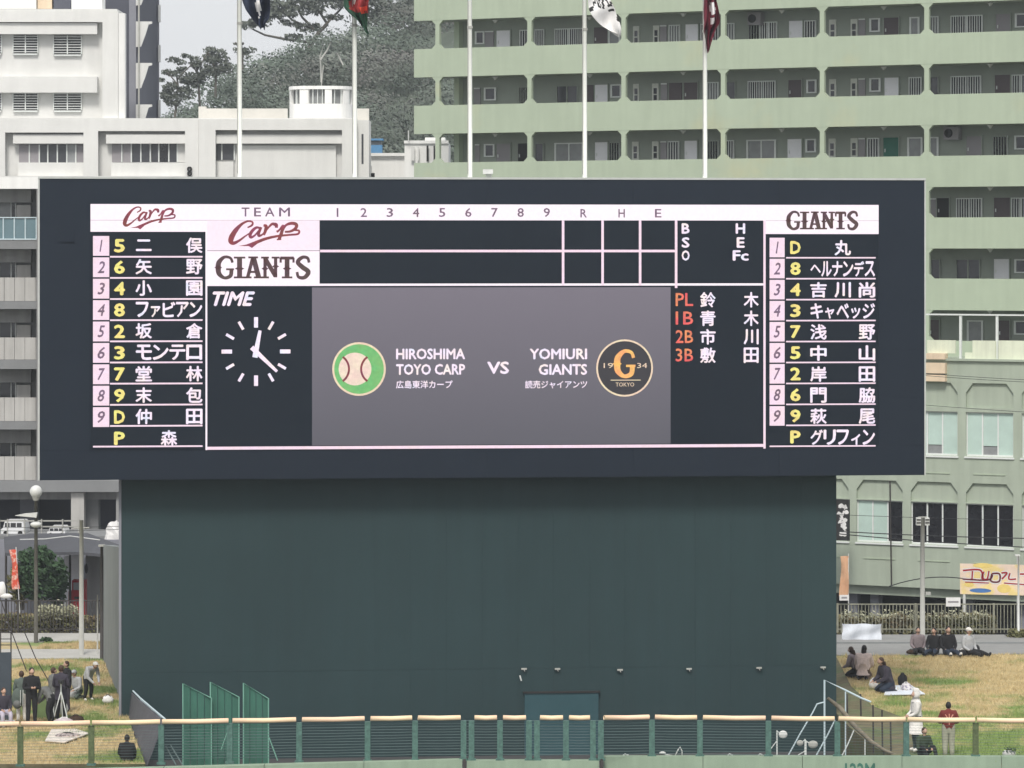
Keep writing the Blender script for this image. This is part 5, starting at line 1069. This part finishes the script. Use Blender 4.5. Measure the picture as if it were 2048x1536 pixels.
t, p = pole('net_post', 'black steel post against the end of the grey wing wall', 203.5, 1093, 1320, 137, .07, 'pole_dark'); MB().box(p.x - .12, p.x + .12, 136.9, 137.1, p.z, p.z + .07).build('cap', 'pole_grey', t)
t, p = pole('thin_post', 'thin pale post just left of the black net post', 195, 1190, 1312, 138.5, .03, 'pole_grey')
t, p = pole('floodlight_pole', 'pale pole with twin lamp heads behind the seated group at right', 1845, 1036, 1282, 144, .105, 'pole_grey', 'lamp pole')
for s_ in (-1, 1):
    m_ = MB(); m_.box(p.x + s_ * .17 - .09, p.x + s_ * .17 + .09, 143.8, 144.1, p.z - .28, p.z + .02); h_ = m_.build('lamp_head', 'lamp_white', t)
    for k in range(2): MB().box(p.x + s_ * .17 - .08, p.x + s_ * .17 + .08, 143.77, 143.79, p.z - .2 + k * .12, p.z - .15 + k * .12).build('louvre', 'ink', h_)
MB().box(p.x - .17, p.x + .17, 143.9, 143.98, p.z + .025, p.z + .06).build('cross_arm', 'pole_grey', t)
m_ = MB(); m_.box(p.x + .12, p.x + .32, 143.9, 144.1, W(0, 1190, 144).z, W(0, 1184, 144).z); m_.build('bracket', 'pole_grey', t)
t, p = pole('sign_post', 'slim white post at the far right in front of the pink banner', 2037, 1112, 1282, 144.4, .045, 'lamp_white'); m_ = MB().box(p.x - .14, p.x + .05, 144.3, 144.5, p.z, p.z + .06); m_.build('cap', 'lamp_white', t)
# small white notices on the fences
for lab, x0, y0, x1, y1, d in (('small white notice board on the right railing below the pink banner', 1892, 1195, 1921, 1213, 146.1), ('small white notice on the railing below the narrow vertical sign', 1679, 1190, 1698, 1201, 146.1)):
    t = thing('notice_board', lab, 'sign', W((x0 + x1) / 2, y1, d)); a, b = W(x0, y1, d), W(x1, y0, d); MB().box(a.x, b.x, d, d + .03, a.z, b.z).build('board', 'white_cloth', t); c = (a.z + b.z) / 2; MB().box(a.x + .08, b.x - .08, d - .006, d - .002, c - .03, c + .04).build('printed_line', 'door_grey', t)
t = thing('white_banner_sheet', 'white cloth sheet hung low before the right hedge beside the dark green wall', 'cloth', W(1724, 1287, 143.5)); mb = MB(); nx, nz = 16, 8
for j in range(nz + 1):
    for i in range(nx + 1):
        f, g = i / nx, j / nz; p = W(1684 + 79 * f, 1248 + 38 * g + .5 * math.sin(f * 9), 143.5); mb.v.append((p.x, 143.5 + .06 * math.sin(f * 14 + g * 3) + .04 * math.sin(g * 8 + f * 5), p.z))
for j in range(nz):
    for i in range(nx): k = j * (nx + 1) + i; mb.face([k, k + 1, k + nx + 2, k + nx + 1])
mb.build('cloth', 'sheet', t, smooth=True)
for x in (1685, 1762): MB().tube([W(x, 1247, 143.55), W(x, 1290, 143.55)], .02, 5).build('stake', 'pole_grey', t)
# overhead cables
CB = [('pair of black overhead cables crossing the right building below the terrace, upper one', (1800, 743), (2200, 765), 3), ('lower cable of the pair below the terrace on the right building', (1800, 747), (2200, 770), 3), ('cable crossing the upper mint windows at right', (1800, 806), (2200, 832), 2), ('thin cable crossing the middle of the lower windows at right', (1600, 1026), (2200, 1042), 3), ('thick sagging cable at the foot of the lower windows at right', (1600, 1060), (2200, 1100), 6), ('second thin cable just above the thick one at right', (1600, 1058), (2200, 1078), 5), ('black cable sweeping from the downpipe foot to the pink banner', (1778, 1173), (1925, 1157), -9), ('thin cable crossing behind the left lamp pole', (-80, 1052), (260, 1052), 3), ('second thin cable low behind the left lamp pole', (-80, 1060), (260, 1058), 3)]
for lab, a, b, sag in CB:
    d = 147 if 'thick' not in lab else 146.6; n = 12; pts = [W(a[0] + (b[0] - a[0]) * i / n, a[1] + (b[1] - a[1]) * i / n + sag * 4 * (i / n) * (1 - i / n), d) for i in range(n + 1)]
    p = pts[0]; o = MB().tube(pts, .022 if 'thick' in lab or 'sweeping' in lab else .011, 5).build('overhead_cable', 'wire', None, (p.x, p.y, p.z)); tag(o, lab, 'cable')
# dark camera stand at the left edge with guy ropes
t = thing('scaffold_stand', 'dark sheeted scaffold stand at the bottom left edge with slanting ropes', 'scaffold', W(10, 1440, 119)); d = 119
for x in (-60, -20, 1, 22): MB().tube([W(x, 1264, d), W(x, 1440, d)], .022, 6).build('upright', 'pole_dark', t)
for y in (1265, 1278, 1290): MB().tube([W(-80, y, d), W(22, y, d)], .016, 5).build('cross_bar', 'pole_dark', t)
a, b = W(-100, 1440, d), W(22.5, 1304, d); mb = MB(); n = 12
for i in range(n + 1):
    for j in range(5): x = a.x + (b.x - a.x) * i / n; mb.v.append((x, d - .06 + .05 * math.sin(i * 1.3 + j), a.z + (b.z - a.z) * j / 4))
for i in range(n):
    for j in range(4): k = i * 5 + j; mb.face([k, k + 5, k + 6, k + 1])
mb.build('sheet', 'dark_panel', t, smooth=True)
for q in ([(0, 1195), (24, 1266), (53, 1342)], [(48, 1262), (72, 1318), (95, 1358), (107, 1392)]): MB().tube([W(x, y, 120) for x, y in q], .018, 5).build('guy_rope', 'pole_dark', t)
t = thing('green_windbreak', 'low green sheet windbreak with a dark top bar behind the standing people at left', 'screen', W(88, 1440, 119.4)); d = 119.4; a, b = W(72, 1442, d), W(108, 1387, d)
MB().box(a.x, b.x, d, d + .03, .45, b.z).build('sheet', mat('faded green sheet', (.17, .24, .10), .9, .15, 3), t); MB().tube([(a.x - .04, d, b.z), (b.x, d, b.z - .02)], .025, 6).build('top_bar', 'pole_dark', t)
for x, y0 in ((107, 1385), (113, 1380)): MB().tube([W(x, y0, d - .1), W(x, 1441, d - .1)], .02, 6).build('post', 'alu', t)

# ------------------------------------------------------------------ people
def person(label, loc, rot, Ht, pose, top='black', bottom='black', shoes='white', hair='hair_black', hairlen=0, cap=None, hood=None, coat=0., group=None, arms=None, bulk=1.15):
    """one skinned body mesh from a joint graph; hair, cap and hood are its children"""
    s = Ht / 1.7
    sh = {'stand': dict(pel=(0, 0, .93), sp=(0, .01, 1.12), ch=(0, .0, 1.33), ne=(0, .0, 1.47), hd=(0, -.02, 1.58), kn=(.10, -.02, .50), an=(.11, .02, .09), to=(.13, -.15, .04), hip=(.09, 0, .90)),
          'bent': dict(pel=(0, .1, .88), sp=(0, -.05, 1.02), ch=(0, -.24, 1.12), ne=(0, -.36, 1.20), hd=(0, -.45, 1.26), kn=(.11, -.04, .48), an=(.13, .06, .09), to=(.15, -.1, .04), hip=(.09, .08, .86)),
          'sit': dict(pel=(0, 0, .13), sp=(0, .0, .33), ch=(0, -.05, .54), ne=(0, -.07, .68), hd=(0, -.1, .79), kn=(.2, -.36, .38), an=(.16, -.62, .08), to=(.17, -.76, .06), hip=(.1, -.02, .13)),
          'legs': dict(pel=(0, 0, .13), sp=(0, .04, .33), ch=(0, .03, .54), ne=(0, .01, .68), hd=(0, -.01, .79), kn=(.14, -.45, .17), an=(.16, -.85, .09), to=(.18, -.9, .2), hip=(.1, -.02, .13)),
          'kneel': dict(pel=(0, .1, .28), sp=(0, .04, .47), ch=(0, -.05, .67), ne=(0, -.1, .80), hd=(0, -.15, .91), kn=(.14, -.28, .09), an=(.12, .18, .08), to=(.12, .33, .05), hip=(.1, .08, .26)),
          'chair': dict(pel=(0, 0, .48), sp=(0, .0, .68), ch=(0, -.03, .88), ne=(0, -.05, 1.02), hd=(0, -.07, 1.13), kn=(.14, -.42, .48), an=(.14, -.44, .09), to=(.15, -.6, .05), hip=(.1, -.02, .47))}[pose]
    ch = Vector(sh['ch']); A = arms or {'stand': ((.24, .0, -.24), (.20, -.20, -.30)), 'bent': ((.22, -.06, -.25), (.12, -.24, -.42)), 'sit': ((.25, -.08, -.22), (.14, -.3, -.24)), 'legs': ((.25, -.05, -.22), (.16, -.24, -.32)), 'kneel': ((.25, -.06, -.22), (.14, -.28, -.3)), 'chair': ((.25, -.05, -.22), (.14, -.26, -.3))}[pose]
    V = []; Rr = []; Ed = []; Lb = []
    def add(p, r, lab, prev=None):
        if lab in 'tb': r = (r[0] * bulk, r[1] * bulk)
        V.append(Vector(p)); Rr.append(r); Lb.append(lab)
        if prev is not None: Ed.append((prev, len(V) - 1))
        return len(V) - 1
    pel = add(sh['pel'], (.165, .13), 'b'); sp = add(sh['sp'], (.16, .12), 't', pel); chi = add(sh['ch'], (.185, .13), 't', sp); ne = add(sh['ne'], (.06, .06), 's', chi); hd0 = add(sh['hd'], (.07, .08), 's', ne)
    for sg in (-1, 1):
        shd = add(ch + Vector((sg * .19, 0, .07)), (.08, .08), 't', chi); el = add(ch + Vector((sg * A[0][0], A[0][1], A[0][2])), (.058, .058), 't', shd)
        wr = add(ch + Vector((sg * A[1][0], A[1][1], A[1][2])), (.038, .038), 't', el); dr_ = (V[wr] - V[el]).normalized(); add(V[wr] + dr_ * .08, (.036, .022), 's', wr)
        q = lambda k: (sh[k][0] * sg, sh[k][1], sh[k][2])
        hp = add(q('hip'), (.105, .105), 'b', pel); kn = add(q('kn'), (.072, .072), 'b', hp); an = add(q('an'), (.052, .052), 'b', kn); add(q('to'), (.045, .035), 'f', an)
    me = bpy.data.meshes.new('p'); me.from_pydata([v * s for v in V], Ed, []); ob = bpy.data.objects.new('p', me); COL.objects.link(ob)
    sk = ob.modifiers.new('k', 'SKIN'); sk.use_smooth_shade = True
    for i, d_ in enumerate(me.skin_vertices[0].data): d_.radius = (Rr[i][0] * s, Rr[i][1] * s)
    me.skin_vertices[0].data[0].use_root = True; sb = ob.modifiers.new('s', 'SUBSURF'); sb.levels = 1
    dg = bpy.context.evaluated_depsgraph_get(); ev = bpy.data.meshes.new_from_object(ob.evaluated_get(dg)); bpy.data.objects.remove(ob)
    mb = MB(); mb.v = [tuple(v.co) for v in ev.vertices]
    LI = {'s': 0, 't': 1, 'b': 2, 'f': 3}
    for f in ev.polygons:
        c = f.center / s; best = 9; bi = 0
        for a, b in Ed:
            ab = V[b] - V[a]; t_ = max(0, min(1, (c - V[a]).dot(ab) / ab.length_squared)); dd_ = (c - V[a] - ab * t_).length / (max(Rr[a]) * (1 - t_) + max(Rr[b]) * t_)
            if dd_ < best: best = dd_; bi = Lb[b] if t_ > .35 or Lb[b] == Lb[a] else Lb[a]
        mb.face(list(f.vertices), LI[bi])
    bpy.data.meshes.remove(ev)
    # head with nose and ears, and the fingers, joined to the same skin
    hc = (Vector(sh['hd']) + Vector((0, -.01, .04))) * s
    mb.ball(hc, (.076 * s, .095 * s, .115 * s), 14, 10, 0, lambda v: 1 - .16 * max(0, -v.z) + (.22 if v.y < -.9 and abs(v.x) < .3 and -.35 < v.z < .15 else 0))
    for sg in (-1, 1): mb.ball(hc + Vector((sg * .076, .01, 0)) * s, (.012 * s, .022 * s, .03 * s), 6, 4, 0)
    for k_ in range(2):
        wr = 7 + k_ * 8; base = V[wr + 1] if False else None
    for i, lab in enumerate(Lb):
        if lab == 's' and i > 4:
            p = V[i] * s; dr_ = (V[i] - V[i - 1]).normalized(); sd_ = dr_.cross(Vector((0, 0, 1)) if abs(dr_.z) < .9 else Vector((1, 0, 0))).normalized(); up = dr_.cross(sd_)
            for k in range(4):
                o_ = sd_ * (-.027 + .018 * k) * s; ln = (.065, .078, .075, .058)[k] * s; mb.tube([p + o_, p + o_ + dr_ * ln * .55, p + o_ + dr_ * ln * .9 + up * .02 * s], [.0095 * s, .009 * s, .006 * s], 5, 0)
            mb.tube([p - dr_ * .03 * s - sd_ * .03 * s, p + dr_ * .01 * s - sd_ * .055 * s, p + dr_ * .04 * s - sd_ * .05 * s], [.012 * s, .01 * s, .007 * s], 5, 0)
    for sg in (-1, 1): mb.ball(hc + Vector((sg * .03, -.086, .015)) * s, (.011 * s, .006 * s, .007 * s), 6, 4, 3)
    mb.tube([hc + Vector((-.022, -.088, -.055)) * s, hc + Vector((.022, -.088, -.055)) * s], .004 * s, 4, 2)
    o = mb.build('person', ['skin', cloth(*top), cloth(*bottom), cloth(*shoes)], None, None, True)
    o.location = loc; o.rotation_euler = (0, 0, rot); tag(o, label, 'person', group)
    INFO[o.name] = ('w', Vector((0, 0, 0)))
    h = MB(); h.ball(hc + Vector((0, .016, .012)) * s, (.088 * s, .1 * s, .118 * s), 14, 10, 0, lambda v: .84 if (v.y < -.35 and v.z < .2) else 1.0 + .05 * noise.noise(v * 5))
    if hairlen:
        bk_ = hc + Vector((0, .075, -.02)) * s; h.tube([bk_, bk_ + Vector((0, .05, -hairlen * .5)) * s, bk_ + Vector((0, .05, -hairlen)) * s], [.085 * s, .08 * s, .03 * s], 10)
    if not hood: h.build('hair', hair, o, smooth=True)
    if cap:
        c = MB(); c.ball(hc + Vector((0, .012, .05)) * s, (.096 * s, .108 * s, .085 * s), 14, 8); c.slab([((hc.x + .07 * s * math.cos(a)), hc.y - .08 * s - .11 * s * math.sin(a)) for a in [k * math.pi / 8 for k in range(9)]], hc.z + .035 * s, hc.z + .05 * s); c.build('cap', cloth(*cap), o, smooth=True)
    if hood:
        c = MB(); c.ball(hc + Vector((0, .03, .01)) * s, (.115 * s, .125 * s, .145 * s), 14, 10, 0, lambda v: .8 if v.y < -.7 else 1 + (.25 if v.z > .8 else 0)); c.tube([hc + Vector((0, .03, -.1)) * s, hc + Vector((0, .03, -.2)) * s], [.11 * s, .13 * s], 10); c.build('hood', cloth(*hood), o, smooth=True)
    if coat:
        pl = Vector(sh['pel']) * s; c = MB(); c.tube([Vector(sh['sp']) * s, pl, pl + Vector((0, 0, -coat)) * s], [.165 * s, .19 * s, .21 * s], 14); c.build('coat_skirt', cloth(*top), o, smooth=True)
    return o
BLK, DRK, WHT, NVY = ('black', (.018, .018, .02)), ('dark_plum', (.045, .04, .055)), ('off_white', (.72, .70, .66)), ('navy', (.025, .035, .055))
GRY, CRM, MVE, OLV = ('grey', (.16, .165, .16)), ('cream_pink', (.62, .50, .45)), ('mauve_grey', (.24, .20, .21)), ('grey_green', (.10, .125, .11))
RED, PNT, GRN, LGR = ('dark_red', (.16, .03, .025)), ('stone', (.40, .40, .31)), ('dark_green', (.04, .06, .035)), ('light_grey', (.42, .43, .44))
g1 = 'people standing on the left lawn'
pA = person('person with a grey green backpack facing away beside the dark sheeted stand', G(43, 1445), R(195), 1.66, 'stand', OLV, WHT, BLK, 'hair_brown', group=g1)
person('tall person all in black with pale shoes, right of the backpack wearer', G(63, 1450), R(20), 1.84, 'stand', BLK, BLK, WHT, group=g1, arms=((.24, -.02, -.22), (.06, -.24, -.18)))
person('person in dark plum jacket bending forward over bags near the pale posts at left', G(122, 1442), R(165), 1.80, 'stand', DRK, BLK, BLK, 'hair_brown', group=g1, coat=.25)
person('shorter person in grey just behind the dark plum jacket', G(106, 1437), R(120), 1.66, 'stand', GRY, GRY, BLK, 'hair_brown', group=g1)
person('person with white cap bending over in black trousers and pale shoes at left', G(177, 1402), R(40), 1.66, 'bent', LGR, BLK, WHT, cap=WHT, group=g1)
person('crouching person in light grey green top left of the white capped one', G(153, 1398), R(-30), 1.62, 'kneel', LGR, OLV, BLK, 'hair_black', cap=LGR, group=g1)
person('dark dressed person seated on a folding chair at the bottom left edge', G(6, 1452), R(25), 1.66, 'chair', DRK, ('pale_violet', (.45, .42, .50)), WHT, 'hair_brown')
person('dark dressed person half hidden behind the plum jacket at left', G(134, 1424), R(-60), 1.68, 'stand', BLK, DRK, BLK, 'hair_brown', group=g1)
person('person in grey bending low beside the tripod at left', G(100, 1448), R(-110), 1.64, 'bent', GRY, BLK, BLK, 'hair_black', group=g1)
person('person in black seen from behind sitting at the outfield wall at the bottom left', (W(252, 1530, 109.4).x, 109.6, .45 - .12), R(180), 1.62, 'sit', BLK, BLK, BLK, bulk=1.35)
g2 = 'people sitting on the right lawn'
person('person in cream pink coat with dark ponytail sitting at the lawn corner', G(1727, 1359), R(165), 1.95, 'kneel', CRM, ('brown', (.12, .08, .06)), BLK, 'hair_black', .5, group=g2, coat=.12, bulk=1.5)
person('person in mauve grey leaning against the cream pink coat wearer', G(1709, 1356), R(-130), 1.8, 'kneel', MVE, BLK, BLK, 'hair_brown', .3, group=g2, bulk=1.3)
person('person with long brown hair in dark clothes kneeling beside the white picnic sheet', G(1771, 1386), R(-70), 2.0, 'kneel', DRK, NVY, BLK, 'hair_brown', .55, group=g2, coat=.15, bulk=1.4)
person('person in mauve grey top, leftmost of the four sitting by the lamp pole', G(1836, 1307), R(0), 1.82, 'legs', MVE, BLK, BLK, 'hair_black', .3, group=g2)
person('person in black with long dark hair, second of the four sitting by the lamp pole', G(1868, 1310), R(-20), 1.88, 'legs', BLK, NVY, BLK, 'hair_black', .4, group=g2)
person('broad person in black, third of the four sitting by the lamp pole', G(1896, 1311), R(10), 2.0, 'legs', BLK, NVY, WHT, 'hair_black', group=g2)
person('person with white cap and pale top, rightmost of the four by the lamp pole', G(1937, 1312), R(35), 1.95, 'legs', LGR, BLK, BLK, 'hair_black', cap=WHT, group=g2)
person('standing person in a long white hooded coat behind the right end of the rail', (W(1832, 0, 111.6).x, 111.6, .45), R(-75), 1.86, 'stand', WHT, ('dark_trousers', (.05, .07, .07)), WHT, hood=WHT, coat=.42, arms=((.2, -.05, -.22), (.1, -.22, -.3)))
person('person in dark clothes crouching behind the rail next to the white coat', (W(1846, 0, 110.6).x, 110.6, .42), R(20), 1.66, 'sit', GRN, BLK, BLK, 'hair_brown')
pR = person('person in dark red patterned jacket and stone trousers standing by the rail at right', (W(1897, 0, 110.4).x, 110.4, .42), R(180), 1.68, 'stand', RED, PNT, WHT, 'hair_black', arms=((.30, .02, -.22), (.16, -.22, -.22)), bulk=1.45)
# stripes on the red jacket
m_ = MB(); 
for q in ([(-.12, 1.36), (-.03, 1.22)], [(.12, 1.36), (.03, 1.22)], [(0, 1.38), (0, 1.05)]): m_.tube([(q[0][0], .20, q[0][1]), (q[1][0], .205, q[1][1])], .018, 5)
m_.build('jacket_stripe', cloth('salmon', (.62, .30, .22)), pR)
tb = G(122, 1446); t = thing('tripod', 'pale camera tripod standing before the dark plum jacket at left', 'tripod', tb)
for dx, dy in ((-.28, -.1), (.26, -.12), (.02, .3)): MB().tube([tb + Vector((0, 0, 1.05)), tb + Vector((dx, dy, .0))], .018, 6).build('leg', 'alu', t)
MB().tube([tb + Vector((0, 0, .95)), tb + Vector((0, 0, 1.3))], .02, 6).build('column', 'alu', t); MB().box(tb.x - .09, tb.x + .09, tb.y - .1, tb.y + .08, tb.z + 1.3, tb.z + 1.42).build('camera', 'ink', t); MB().tube([(tb.x, tb.y - .1, tb.z + 1.36), (tb.x, tb.y - .3, tb.z + 1.36)], .045, 10).build('lens', 'ink', t)
# ------------------------------------------------------------------ bags, sheets and small things on the lawns
def lump(name, label, cat, px, py, rx, ry, m, extra=None, d=None, seed=0., depth=.8):
    b = G(px, py) if d is None else Vector((W(px, 0, d).x, d, .45)); s = b.y / F; t = thing(name, label, cat, b)
    mb = MB(); mb.ball(b + Vector((0, 0, ry * s)), (rx * s, rx * s * depth, ry * s), 14, 10, 0, lambda v: 1 + .22 * noise.noise(v * 2.6 + Vector((seed, 0, 0))) - (.1 if v.z < -.7 else 0)); mb.build('body', m, t, smooth=True)
    MB().tube([b + Vector((-rx * s * .5, -.02, ry * s * 1.7)), b + Vector((-rx * s * .2, -.02, ry * s * 2.2)), b + Vector((rx * s * .2, -.02, ry * s * 2.2)), b + Vector((rx * s * .5, -.02, ry * s * 1.7))], .016, 5).build('strap', extra or m, t)
    return t
b = G(38, 1444); s_ = b.y / F
t = thing('backpack', 'large grey green backpack worn by the person at the dark stand', 'backpack', W(35, 1418, b.y - .2)); m_ = MB(); m_.ball(W(35, 1397, b.y - .27), (.20, .13, .34), 14, 12, 0, lambda v: 1 + .06 * noise.noise(v * 4)); m_.build('pack_body', cloth(*OLV), t, smooth=True)
for x in (41, 46): MB().tube([W(x, 1380, b.y - .4), W(x, 1412, b.y - .4)], .012, 5).build('strap', 'alu', t)
m_ = MB(); m_.ball(W(34, 1408, b.y - .4), (.13, .06, .12), 10, 8); m_.build('pocket', cloth(*GRY), t, smooth=True)
lump('white_bag', 'white bag with brown band lying on the grass by the grey wing wall', 'bag', 216, 1409, 11, 9, 'white_cloth', 'trunk', seed=3)
lump('carrier_bag', 'white and black carrier bag standing below the plum jacket', 'bag', 127, 1432, 9, 14, 'white_cloth', 'ink', seed=1)
lump('black_bag', 'dark brown bag lying on the grass left of the rail post', 'bag', 152, 1447, 16, 8, cloth('dark_brown', (.05, .03, .02)), 'ink', seed=5)
lump('pink_bundle', 'pale pink grey bundle of clothes on the lawn above the rail at left', 'bundle', 128, 1452, 20, 8, cloth('pale_pink', (.52, .45, .47)), 'white_cloth', seed=8)
lump('grey_bag', 'light grey round bag held beside the crouching person at left', 'bag', 146, 1399, 9, 10, cloth(*LGR), 'ink', seed=9)
lump('dark_bag', 'dark bag standing on the white picnic sheet', 'bag', 1805, 1374, 10, 13, cloth(*BLK), 'ink', seed=2)
lump('patterned_bag', 'violet and white patterned bag on the white picnic sheet', 'bag', 1812, 1384, 12, 9, mat('patterned cloth', (.30, .28, .36), .9, .2, 5, patch=((.75, .72, .72), 9, .45, .55)), 'white_cloth', seed=4)
lump('tote_bag', 'white tote bag between the two people at the lawn corner', 'bag', 1747, 1380, 9, 11, 'white_cloth', 'white_cloth', seed=6)
lump('striped_bag', 'black and white bag in front of the rightmost seated person', 'bag', 1925, 1313, 11, 7, cloth(*BLK), 'white_cloth', seed=7)
lump('handbag', 'round black handbag at the right end of the seated group of four', 'bag', 1954, 1303, 6, 6, cloth(*BLK), 'ink', seed=11)
lump('brown_bag', 'dark brown long bag at the left end of the seated group of four', 'bag', 1823, 1309, 11, 5, cloth('dark_brown', (.05, .03, .02)), 'ink', seed=12)
t = lump('plant_bag', 'white bag with green leafy bits at the outfield wall near the right edge', 'bag', 2018, 1518, 14, 8, 'white_cloth', 'ink', d=110.2, seed=13)
m_ = MB(); c = W(2022, 1502, 110.1)
for _ in range(120): leaf_quad(m_, c + Vector((rnd.gauss(0, .12), rnd.gauss(0, .06), rnd.gauss(0, .07))), .035)
m_.build('leaves', 'leaf_shrub', t)
def ground_sheet(label, pts, m, z=.53):
    P_ = [G(x, y, z) for x, y in pts]; c = P_[0]; mb = MB(); mb.slab([(p.x, p.y) for p in reversed(P_)], z - .03, z); t = mb.build('picnic_sheet', m, None, (c.x, c.y, z)); return tag(t, label, 'picnic sheet')
ground_sheet('white pale blue picnic sheet beside the kneeling brown haired person', [(1768, 1389), (1850, 1387), (1822, 1370), (1775, 1371)], 'sheet')
ground_sheet('crumpled off white picnic sheet seen below the rail at left', [(90, 1481), (130, 1484), (178, 1466), (150, 1457), (103, 1458)], mat('crumpled white sheet', (.68, .62, .55), .9, .25, 6, bump=.6))
ground_sheet('pale sheet under the seated person at the bottom left edge', [(-40, 1453), (28, 1450), (30, 1440), (-40, 1442)], 'white_cloth')
lump('clothes_pile', 'grey and cream pile of clothes on the crumpled sheet below the rail at left', 'bundle', 135, 1476, 26, 5, mat('mixed clothes', (.45, .38, .36), .9, .3, 6, patch=((.1, .08, .08), 8, .5, .6)), 'ink', seed=21)
fc = thing('folding_chair', 'small folding chair under the seated person at the bottom left edge', 'chair', G(6, 1450)); g_ = G(6, 1450)
MB().box(g_.x - .22, g_.x + .22, g_.y - .2, g_.y + .2, .45 + .38, .45 + .42).build('seat', 'navy_cloth', fc)
for sx in (-1, 1):
    for sy in (-1, 1): MB().tube([(g_.x + sx * .2, g_.y + sy * .18, .45), (g_.x + sx * .2, g_.y - sy * .16, .84)], .014, 5).build('leg', 'alu', fc)
